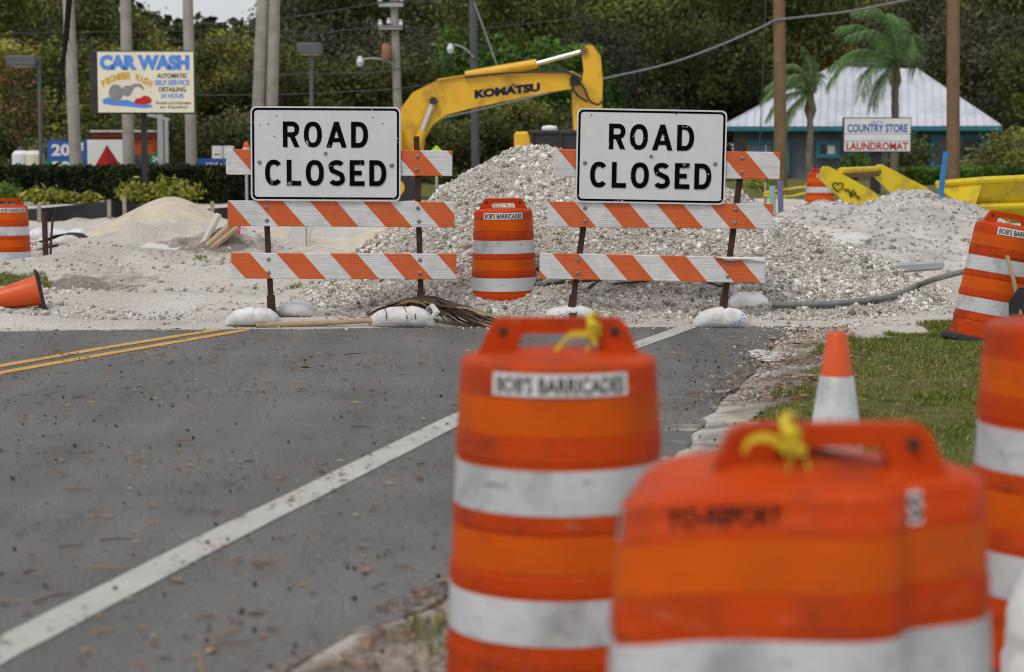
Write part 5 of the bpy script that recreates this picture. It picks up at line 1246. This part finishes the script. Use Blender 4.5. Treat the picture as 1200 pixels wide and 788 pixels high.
def cobra(root, o, pts, lamp, Y, dy):
    MB().tube(catmull([at(px, py, Y) - o + Vector((0, dy, 0)) for px, py in pts], 5), .035, 7).build('lamp_arm', M['galv'], root, True)
    q = at(lamp[0], lamp[1], Y) - o + Vector((0, dy, 0)); MB().lathe([(.0, -.22), (.10, -.17), (.14, -.02), (.10, .06), (.07, .16), (0, .17)], 14, q).build('lamp_head', M['lamp_glass'], root, True)
cobra(up, uo, ((462, 78), (455, 72), (440, 69), (426, 70)), (422.5, 72), 70, -.15)
up2, uo2, _ = wood_pole('dark utility pole with a curved street light behind the excavator boom', 554, 0, 557, 182, 72, .14, M['grey_metal'], None)
cobra(up2, uo2, ((555, 68), (548, 60), (540, 55), (532, 53)), (528, 57), 72, -.15)
def lamp(label, head, px, ytop, Y, wpx, hpx, arm=False):
    root = thing('parking_lot_lamp', label, 'lamp post', (xat(px, Y), Y, 0)); o = root.location
    MB().tube([(0, 0, 0), (0, 0, zat(ytop, Y))], .055, 10).build('post', M['grey_metal'], root)
    hx = xat(head, Y) - o.x; s = Y / FPX; MB().bbox((hx, -.05, zat(ytop, Y) - hpx * s * .3 * 0), (wpx * s, .6, hpx * s), .03).build('lamp_head', M['grey_metal'], root)
    MB().box((hx, -.05, zat(ytop, Y) - hpx * s / 2 - .008), (wpx * s * .75, .45, .012)).build('lens', M['lamp_glass'], root)
lamp('grey box lamp on a slim post left of the car wash sign', 30, 48, 72, 54, 33, 12)
lamp('grey box lamp on a slim post above the chipped road closed sign', 364.5, 365.5, 57.5, 54, 28, 13)
def wire(label, pts, Y, r, mat):
    P_ = catmull([at(p[0], p[1], p[2] if len(p) > 2 else Y) for p in pts], 6); m = MB(); m.tube(P_, r, 5, True)
    tag(m.build('overhead_wire', mat, None, True), label, 'wire')
wire('grey overhead cable running from the excavator past the brown pole', [(300, 178), (420, 158), (540, 134), (640, 110), (706, 93), (780, 76), (840, 55), (895, 31), (910, 24), (960, 18), (1010, 11), (1100, -8)], 61.8, .034, M['wire_l'])
wire('thin wire dropping beside the brown pole to the store', [(898, -10), (895, 60), (891, 150), (888, 200)], 66, .02, M['wire'])
wire('guy wire slanting down beside the dark utility pole', [(556, 4, 71.8), (580, 70, 70), (592, 104, 69)], 71, .03, M['wire_l'])
for k, (lab, pts) in enumerate((('upper thin power line leaving the pale pole crossarm', [(200, 30), (330, 22), (446, 4), (560, -6)]), ('power line from the lower crossarm toward the trees', [(200, 50), (330, 44), (446, 32), (555, 34, 75), (640, 25, 95), (760, 10, 112)]),
        ('drooping cable crossing behind the box lamp and the pale pole', [(230, 112), (330, 111), (400, 108), (470, 104), (560, 90), (700, 86)]), ('slack service wire below the boom street lights', [(325, 88), (420, 86), (462, 82), (555, 62)]),
        ('short service wire from the dark pole down to the boom', [(557, 50, 72), (590, 62, 71), (640, 76, 70), (700, 92, 68)]), ('faint power line above the car wash sign', [(-20, 40), (100, 38), (220, 36), (318, 30)]), ('faint lower line behind the leaning pole', [(-20, 52), (90, 48), (220, 47), (305, 45)]))):
    wire(lab, pts, 69, .020 if k < 5 else .014, M['wire'])

# ================================================================== STORE BUILDING
YH = 98.0; hs_ = thing('store_building', 'blue grey store with white metal hip roof and turquoise trim', 'building', (xat(1008, YH), YH, 0)); ho2 = hs_.location.copy()
hx = lambda px, Y=YH: at(px, HZ, Y).x - ho2.x; hz_ = lambda py, Y=YH: at(600, py, Y).z
xl, xr_ = hx(846), hx(1168); ze = hz_(150.5); dpt = 11.0
MB().box(((xl + xr_) / 2, .6 + dpt / 2, ze / 2), (xr_ - xl - 1.0, dpt - 1.2, ze)).build('wall', M['wall_blue'], hs_)
MB().box(((xl + xr_) / 2, -.04, ze - .02), (xr_ - xl + .1, .10, .22)).build('fascia', M['teal'], hs_)
MB().box((xr_ + .03, dpt / 2, ze - .02), (.10, dpt, .22)).build('fascia', M['teal'], hs_); MB().box((xl - .03, dpt / 2, ze - .02), (.10, dpt, .22)).build('fascia', M['teal'], hs_)
yr_ = dpt / 2; rl, rr_ = hx(957, YH + yr_), hx(1049, YH + yr_); zr = hz_(76, YH + yr_)
A0, B0, C0, D0 = Vector((xl, -.1, ze + .1)), Vector((xr_, -.1, ze + .1)), Vector((xr_, dpt, ze + .1)), Vector((xl, dpt, ze + .1)); E0, F0 = Vector((rl, yr_, zr)), Vector((rr_, yr_, zr - .25))
rf_ = MB().add([A0, B0, C0, D0, E0, F0], [(0, 1, 5, 4), (1, 2, 5), (2, 3, 4, 5), (3, 0, 4)]).build('roof', M['roof'], hs_)
MB().tube([E0 + Vector((-.1, 0, .05)), hx(1016, YH + yr_) * Vector((1, 0, 0)) + Vector((0, yr_, zr - .02))], .16, 8).build('ridge_vent', M['grey_metal'], rf_)
MB().tube([A0, E0], .05, 6).build('hip_cap', M['roof'], rf_); MB().tube([B0, F0], .05, 6).build('hip_cap', M['roof'], rf_)
for k in range(1, 34):
    x = xl + (xr_ - xl) * k / 34; p0 = Vector((x, -.1, ze + .12))
    if x < rl: t = (x - xl) / (rl - xl)
    elif x > rr_: t = (xr_ - x) / (xr_ - rr_)
    else: t = 1.0
    zt2 = zr - .25 * np.clip((x - rl) / (rr_ - rl), 0, 1); p1 = Vector((x, -.1 + (yr_ + .1) * t, ze + .12 + (zt2 - ze - .1) * t))
    MB().tube([p0, p1], .022, 4).build('roof_seam', M['roof'], rf_)
def hwin(x0, x1, y0, y1, panes=2, glass='glass'):
    a, b, t_, q = hx(x0), hx(x1), hz_(y0), hz_(y1); fr_ = MB(); wd = .20
    fr_.box(((a + b) / 2, .55, t_), (b - a + wd, .12, wd)); fr_.box(((a + b) / 2, .55, q), (b - a + wd, .12, wd)); fr_.box((a, .552, (t_ + q) / 2), (wd, .12, t_ - q - wd)); fr_.box((b, .552, (t_ + q) / 2), (wd, .12, t_ - q - wd))
    wo_ = fr_.build('window', M['teal'], hs_)
    for k in range(panes):
        w1 = (b - a - wd) / panes; MB().box((a + wd / 2 + w1 * (k + .5), .585, (t_ + q) / 2), (w1 - .06, .02, t_ - q - wd)).build('pane', M[glass] if k % 2 == 0 else M['white_panel'] if panes == 2 else M[glass], wo_)
    MB().box(((a + b) / 2, .57, (t_ + q) / 2), (.05, .03, t_ - q - wd)).build('mullion', M['white_panel'], wo_)
hwin(872, 923, 167, 202, 3, 'concrete' if False else 'wall_blue'); hwin(959, 982, 167.5, 183); hwin(1092, 1149, 161, 196, 3, 'glass')
MB().box((hx(1026), .54, hz_(185)), (.32, .10, 2.1)).build('door_trim', M['teal'], hs_); MB().box((hx(1070), .54, hz_(180)), (.30, .10, 2.4)).build('door_trim', M['teal'], hs_)
MB().box((hx(1048), .56, 1.05), (1.3, .06, 2.1)).build('door', M['glass'], hs_); MB().box((hx(1036), .53, 1.0), (.35, .12, 1.6)).build('brick_panel', M['grey_metal'], hs_)

hs_.rotation_euler.z = R(-10)
# ================================================================== VEGETATION
def crown_mesh(name, n, seed, rx, rz, leaf, mat, clumps=26, lobes=1.0, drop=0.0):
    r0 = np.random.default_rng(seed); C_ = []
    for i in range(clumps):
        d = r0.normal(size=3); d /= np.linalg.norm(d); rad = r0.uniform(.35, .95)
        C_.append((d[0] * rx * rad, d[1] * rx * rad, d[2] * rz * rad * (1 if d[2] > 0 else .85), r0.uniform(.22, .42) * min(rx, rz)))
    C_ = np.array(C_); idx = r0.integers(0, clumps, n); d = r0.normal(size=(n, 3)); d /= np.linalg.norm(d, axis=1)[:, None]
    rad = r0.uniform(.25, 1.0, n) ** .5 * (1 + .25 * r0.normal(size=n))
    P_ = C_[idx, :3] + d * (C_[idx, 3] * rad)[:, None] * np.array([1.15, 1.15, .8])
    if drop: P_[:, 2] -= np.abs(r0.normal(0, drop, n)) * (r0.uniform(0, 1, n) < .35)
    global rng; keep = rng; rng = r0; v, f = leaves(P_, np.full(n, leaf), 0, .55); rng = keep
    me = np_mesh(name, v, f, mat); d_ = me.data; bpy.data.objects.remove(me); return d_, C_
KINDS = {}
for key, (mt, n, sd, rx, rz, leaf, cl_, drop) in {'oak': ('leaf_a', 9000, 3, 4.6, 4.4, .17, 34, 0), 'oak2': ('leaf_b', 9000, 4, 4.8, 4.0, .17, 30, .5), 'laurel': ('leaf_c', 8000, 5, 3.2, 4.4, .16, 30, 0), 'mossy': ('leaf_g', 8500, 6, 4.6, 4.6, .15, 30, 1.3), 'ochre': ('leaf_o', 7000, 7, 3.2, 3.4, .16, 24, 0), 'wild': ('leaf_a', 9000, 8, 4.4, 5.0, .16, 26, .8)}.items():
    KINDS[key] = crown_mesh('crown', n, sd, rx, rz, leaf, M[mt], cl_, 1, drop) + (rx, rz)
def tree_obj(kind, label, px, Y, ztop, sxy, sz, rz, group):
    me, C_, rx, rzz = KINDS[kind]; x = xat(px, Y); root = thing('oak_tree' if kind != 'laurel' else 'laurel_tree', label, 'tree', (x, Y, 0), group, rz)
    zc = ztop - rzz * sz * 1.12
    cr_ = bpy.data.objects.new('crown', me); COL.objects.link(cr_); cr_.parent = root; cr_.location = (0, 0, zc); cr_.scale = (sxy, sxy, sz)
    t = MB(); base_r = .24 * sxy; top = Vector((.2 * sxy, .1, max(zc, 1.5)))
    t.tube([(0, 0, -.2), (.08, 0, max(zc, 1.5) * .5), top], [base_r * 1.25, base_r, base_r * .7], 9)
    for c_ in C_[::6]:
        e = Vector((c_[0] * sxy, c_[1] * sxy, zc + c_[2] * sz)); m_ = top.lerp(e, .5) + Vector((0, 0, .3)); st = Vector((.1, 0, max(zc, 1.5) * .75)); t.tube([st, m_, e], [base_r * .5, base_r * .32, base_r * .12], 6)
    t.build('trunk', M['bark'], root, True); return root
TR = random.Random(11)
LAB = {'oak': 'dark green oak in the dense woods behind the works', 'oak2': 'olive green oak in the dense woods behind the works', 'laurel': 'bright green tree standing among the dark oaks', 'mossy': 'grey green moss hung oak in the woods', 'ochre': 'yellowish ochre tree above the store roof side', 'wild': 'tall ragged dark tree of the back woods row'}
GRP = {k: 'woods: ' + v for k, v in LAB.items()}
MARKS = [(-40, 'beyond the distant drum, outside the hedge end'), (30, 'behind the box lamp and coral bush'), (90, 'behind the leaning grey pole'), (150, 'behind the car wash sign'), (225, 'under the sky gap beside the car wash sign'), (310, 'behind the two close grey poles'), (365, 'behind the box lamp over the chipped sign'), (425, 'behind the transformer pole'), (500, 'behind the elbow of the excavator boom'), (555, 'behind the dark utility pole'), (620, 'behind the arm cylinder of the excavator'), (690, 'behind the excavator stick'), (770, 'behind the cleaner road closed sign'), (850, 'at the store roof corner by the sign'), (912, 'behind the brown pole by the smaller palm'), (965, 'behind the smaller palm'), (1045, 'behind the taller palm'), (1117, 'behind the brown pole by the blue stake'), (1190, 'beyond the store end by the dark hedge'), (1280, 'far past the store end')]
ADJ = {'oak': 'dark green oak', 'oak2': 'olive green oak', 'laurel': 'bright green tree', 'mossy': 'grey green mossy oak', 'ochre': 'yellowish tree', 'wild': 'ragged dark oak'}
def T2(kind, px, Y, ytop, wid=1.0, lab=None, grp=True):
    row = 'tall' if Y > 116 else 'low bushy' if ytop > 100 else 'mid height'
    lab_ = '%s %s %s' % (row, ADJ[kind], min(MARKS, key=lambda m_: abs(m_[0] - px))[1])
    zt3 = zat(ytop, Y); me, C_, rx, rzz = KINDS[kind]; tot = rzz * 1.12 * 2; sz = max(.5, min(1.5, zt3 / tot * .92))
    tree_obj(kind, lab or lab_, px, Y, zt3, wid, sz, TR.uniform(0, 6.28), None if lab else 'trees of the woods, ' + lab_)
KSEL = lambda px, i: ('wild', 'oak2', 'oak2')[i % 3] if px < 330 else ('wild', 'oak', 'mossy')[i % 3]
back = [(-90, -80), (-20, -70), (45, -70), (105, -40), (160, 8), (212, 60), (262, 58), (310, 30), (352, -30), (400, -70), (455, -60), (510, -40), (565, -80), (620, -60), (675, -30), (730, -60), (790, -90), (850, -90), (910, -90), (970, -90), (1030, -80), (1090, -90), (1150, -90), (1210, -90), (1280, -80), (1340, -80)]
for i, (px, yt) in enumerate(back):
    T2(KSEL(px, i), px, 118 + 7 * (i % 3), yt, TR.uniform(.85, 1.15))
mid_ = [('oak2', -40, 40), ('oak', 30, 20), ('oak2', 95, 45), ('oak2', 150, 62), ('oak', 186, 30), ('oak2', 235, 74), ('oak', 285, 66), ('oak', 340, 30), ('mossy', 390, 10), ('oak', 430, 40), ('mossy', 480, 20), ('oak', 540, 60), ('mossy', 700, 10), ('oak', 760, 0), ('oak', 820, -10), ('oak', 870, 20), ('oak', 1150, 20), ('mossy', 1190, -10), ('oak', 1120, 50), ('oak', 1240, 10), ('oak2', 1000, -10), ('mossy', 1070, -30), ('oak', 960, 10)]
for i, (k_, px, yt) in enumerate(mid_): T2(k_, px, 100 + 5 * (i % 3) + (14 if 840 < px < 1180 else 0), yt, TR.uniform(.7, 1.0))
T2('laurel', 590, 92, -5, .95); T2('laurel', 640, 96, 20, .9); T2('laurel', 545, 90, 70, .7); T2('laurel', 690, 95, 60, .6)
T2('ochre', 965, 116, 20, .9, 'yellow ochre leaved tree rising behind the store roof'); T2('oak', 605, 86, 120, .6); T2('oak', 660, 88, 105, .6)
# low understory
for i in range(26):
    px = -60 + i * 50 + TR.uniform(-12, 12)
    if 835 < px < 1175: continue
    T2(('oak', 'oak2', 'oak', 'mossy')[i % 4], px, 84 + 4 * (i % 3), TR.uniform(105, 150), .62)
# far wood filling the gaps behind the trees
n = 46000; fx = rng.uniform(-52, 52, n); fy = rng.uniform(142, 150, n); tp = 9.4 + 2.4 * vn(fx * .25, fx * 0, 5) + 1.0 * vn(fx, fx * 0, 6) + np.where(fx > xat(330, 145), 4, 0) + np.where(fx < xat(150, 145), 3, 0)
fz = tp * rng.uniform(0, 1, n) ** .85; v, f = leaves(np.stack([fx, fy, fz], 1), rng.uniform(.30, .55, n), 0, .6)
tag(stuff(np_mesh('far_wood', v, f, M['leaf_a'])), 'distant dark wood closing the view behind the trees', 'woods')
# flowering shrub
def shrub(name, label, px, py, Y, w_, h_, leaf, n, mat, cat='shrub', group=None):
    x = at(px, py, Y).x; root = thing(name, label, cat, (x, Y, gh(x, Y)), group); r0 = np.random.default_rng(int(px) + 5)
    d = r0.normal(size=(n, 3)); d /= np.linalg.norm(d, axis=1)[:, None]; P_ = d * np.array([w_ / 2, w_ / 2, h_ / 2]) * (r0.uniform(.3, 1, (n, 1)) ** .6) * (1 + .25 * r0.normal(size=(n, 1))) + np.array([0, 0, h_ * .52])
    P_[:, 2] = np.maximum(P_[:, 2], .02)
    v, f = leaves(P_, np.full(n, leaf), 0, .42); np_mesh('foliage', v, f, mat, root)
    st = MB()
    for k in range(5): e = P_[k * 7 % n]; st.tube([(0, 0, -.05), (e[0] * .5, e[1] * .5, e[2] * .5), tuple(e)], [.02, .014, .006], 5)
    st.build('stem', M['bark'], root); return root
fs_ = [('coral_shrub', 'bush with coral red blossoms beside the grey lamp post', 18, 200, 80, 2.6, 4.6)]
shrub('flowering_shrub', fs_[0][1], 18, 200, 84, 2.6, 5.2, .12, 1500, pm_island('coral_leaf', [(0, (.03, .05, .015)), (.80, (.08, .095, .03)), (.86, (.30, .10, .07)), (1, (.42, .13, .10))], .7, transl=.2))
for px, py, w_, h_, lab in ((42, 238, .8, .55, 'yellow croton bush next to the distant drum'), (62, 238, .8, .5, 'yellow croton bush in front of the hedge near its left end'), (82, 239, .6, .4, 'small yellow croton before the hedge, alone under the price sign'), (108, 239, .5, .35, 'tiny yellow green croton under the red triangle panel'), (156, 237, .85, .75, 'yellow green croton left of the car wash post'), (176, 238, .6, .5, 'low croton touching the car wash post'), (196, 236, 1.0, .85, 'large yellow green croton right of the car wash post'), (214, 238, .9, .7, 'croton bush right of the largest croton')):
    shrub('croton_bush', lab, px, py, 50.6 if px < 150 else 49.2, w_, h_ * .8, .09, 200, M['croton'], 'shrub')
def hedge(label, px0, px1, ytop, Y, dep, n, leaf, mat):
    x0, x1 = xat(px0, Y), xat(px1, Y); H_ = zat(ytop, Y); root = thing('hedge', label, 'hedge', ((x0 + x1) / 2, Y, 0)); wd = x1 - x0
    MB().bbox((0, dep / 2, H_ * .47), (wd * .98, dep * .8, H_ * .92), .12).build('dark_core', M['core'], root)  # solid dark box filling the inside of the hedge behind the leaves
    P_ = np.stack([rng.uniform(-wd / 2, wd / 2, n), rng.uniform(0, dep, n), rng.uniform(0, H_, n)], 1); fc_ = rng.uniform(0, 1, n)
    P_[fc_ < .6, 1] = rng.normal(.02, .05, (fc_ < .6).sum()); P_[(fc_ >= .6) & (fc_ < .92), 2] = H_ + rng.normal(-.01, .05, ((fc_ >= .6) & (fc_ < .92)).sum()); P_[:, 2] += .06 * (vn(P_[:, 0] * 1.3, P_[:, 1], 3) - .5) * (P_[:, 2] / H_)
    v, f = leaves(P_, rng.uniform(leaf * .7, leaf * 1.3, n), 0, .5); stuff(np_mesh('leaves', v, f, mat, root)); return root
hedge('long clipped dark green hedge below the car wash sign', 10, 300, 198, 52, 1.2, 16000, .06, M['hedge'])
hedge('dark clipped hedge in front of the store beside the brown pole', 1060, 1260, 199, 80, 1.2, 8000, .09, M['leaf_c'])
shrub('store_shrub', 'dark shrub by the store door behind the black post', 1068, 205, 94, 2.0, 2.0, .15, 700, M['leaf_a']); shrub('store_shrub', 'small light green shrub at the store wall', 1003, 205, 94, 1.6, 1.3, .14, 450, M['leaf_c'])
shrub('store_shrub', 'bright green bush at the right end of the store', 1180, 205, 94, 2.6, 1.8, .15, 800, M['leaf_c']); shrub('store_shrub', 'low yellow green weeds behind the gravel slope by the brown pole', 893, 225, 66, 1.4, .5, .08, 300, M['croton'])
shrub('store_shrub', 'small dark hedge stump at the left end of the long hedge', 3, 225, 51, 1.0, .55, .08, 500, M['leaf_c'])

# queen palms, blown to one side
def palm(label, px, ytop, Y, r, trunk_top_r, fronds, ln_, seed):
    r0 = random.Random(seed); x = xat(px, Y); zt4 = zat(ytop, Y); root = thing('palm_tree', label, 'palm tree', (x, Y, 0)); t = MB(); N_ = 14
    t.tube([(.015 * math.sin(k), 0, zt4 * k / N_ - (.2 if k == 0 else 0)) for k in range(N_ + 1)], [r * (1.1 - .2 * k / N_ + (.12 if k % 2 else 0)) for k in range(N_ + 1)], 12); t.build('trunk', M['palm_bark'], root, True)
    sh_ = MB(); sh_.tube([(0, 0, zt4 - .7), (0, 0, zt4 - .3), (0, 0, zt4 + .25), (.02, 0, zt4 + .7)], [r * 1.0, r * 1.25, r * .9, r * .35], 10); sh_.build('crownshaft', M['pole_brown'], root, True)
    for k in range(6):
        a = r0.uniform(0, 6.28); b_ = MB(); b_.tube([(r * .8 * math.cos(a), r * .8 * math.sin(a), zt4 - 1.0), (r * 1.5 * math.cos(a), r * 1.5 * math.sin(a), zt4 - .6), (r * 1.2 * math.cos(a), r * 1.2 * math.sin(a), zt4 - .3)], [.03, .07, .04], 5); b_.build('leaf_boot', M['palm_bark'], root)
    for pts in fronds:
        path = catmull([Vector((0, 0, zt4 + .1))] + [Vector((p[0] * ln_, p[2] * ln_, zt4 + p[1] * ln_)) for p in pts], 5)
        m = MB(); m.tube(path, [.035 * (1 - .8 * i / len(path)) for i in range(len(path))], 5); leaflets(m, path, ln_ * .36, .024, 120, 1.1, (1, -1), .7, r0)
        # wind: leaflets trail to the left
        m.v = [(p[0] - .10 * abs(p[2] - zt4) * 0 - .0, p[1], p[2]) for p in m.v]
        m.build('frond', M['palm_leaf'], root)
    return root
palm('taller queen palm with windswept fronds before the store roof', 1048, 78, 88, .165, .15, [((-.04, .5, 0), (-.28, .98, .05), (-.70, 1.0, .1)), ((.0, .45, .1), (-.10, .85, .2), (-.45, 1.02, .3)), ((-.3, .22, -.1), (-.75, .28, -.15), (-1.15, .0, -.2)), ((-.35, .15, .2), (-.8, .12, .3), (-1.1, -.25, .35)), ((.10, .30, -.1), (.22, .52, -.2), (.30, .30, -.3)), ((.12, .2, .2), (.3, .3, .3), (.42, -.05, .4)), ((-.25, .05, -.3), (-.55, -.1, -.5), (-.7, -.5, -.6)), ((-.15, .35, -.3), (-.5, .6, -.5), (-.95, .5, -.6)), ((-.2, .4, .3), (-.5, .72, .4), (-.9, .72, .5)), ((.05, .5, .2), (.12, .8, .4), (.02, .95, .6)), ((-.1, -.05, -.2), (-.3, -.25, -.3), (-.45, -.65, -.35))], 2.5, 3)
palm('smaller queen palm leaning its fronds behind the brown pole', 949, 112, 84, .135, .13, [((-.1, .45, 0), (-.35, .75, .1), (-.6, .75, .2)), ((.02, .5, .1), (-.02, .95, .2), (-.15, 1.2, .2)), ((-.35, .25, -.1), (-.8, .25, -.2), (-1.2, -.1, -.2)), ((-.3, .1, .2), (-.7, -.05, .3), (-1.0, -.5, .3)), ((-.2, -.05, -.1), (-.45, -.3, -.2), (-.6, -.75, -.2)), ((-.1, .3, -.2), (-.4, .5, -.4), (-.85, .35, -.5)), ((.05, .3, -.1), (.10, .5, -.2), (.12, .3, -.3)), ((-.25, .35, .3), (-.6, .5, .4), (-1.0, .25, .5))], 1.7, 9)
# hanging dark moss strand from a limb above the frame
hm_ = thing('hanging_moss', 'dark ragged moss strand hanging in front of the leaning grey pole', 'moss', at(84, -60, 30)); mo = hm_.location.copy()
path = [at(84, -60, 30) - mo, at(81, 0, 30) - mo, at(78, 40, 30) - mo, at(74, 75, 30) - mo, at(69, 115, 30) - mo]
MB().tube(path, [.05, .045, .04, .025, .006], 7).build('strand', M['moss'], hm_, True); mm = MB(); r0 = random.Random(4)
for i in range(230):
    u = r0.random() * 4; k = min(int(u), 3); p = path[k].lerp(path[k + 1], u - k); e = p + Vector((r0.gauss(-.02, .04), r0.gauss(0, .04), -r0.uniform(.08, .3))); w_ = r0.uniform(.006, .014); mm.add([p + Vector((w_, 0, 0)), p - Vector((w_, 0, 0)), e], [(0, 1, 2)])
mm.build('wisps', M['moss'], hm_)
lb = MB(); q = at(84, -60, 30) - mo; lb.tube([q + Vector((-6, 1.5, .9)), q + Vector((-2.5, .4, .5)), q, q + Vector((1.2, -.3, -.0))], [.22, .15, .07, .02], 9); lb.build('limb', M['bark'], hm_, True)
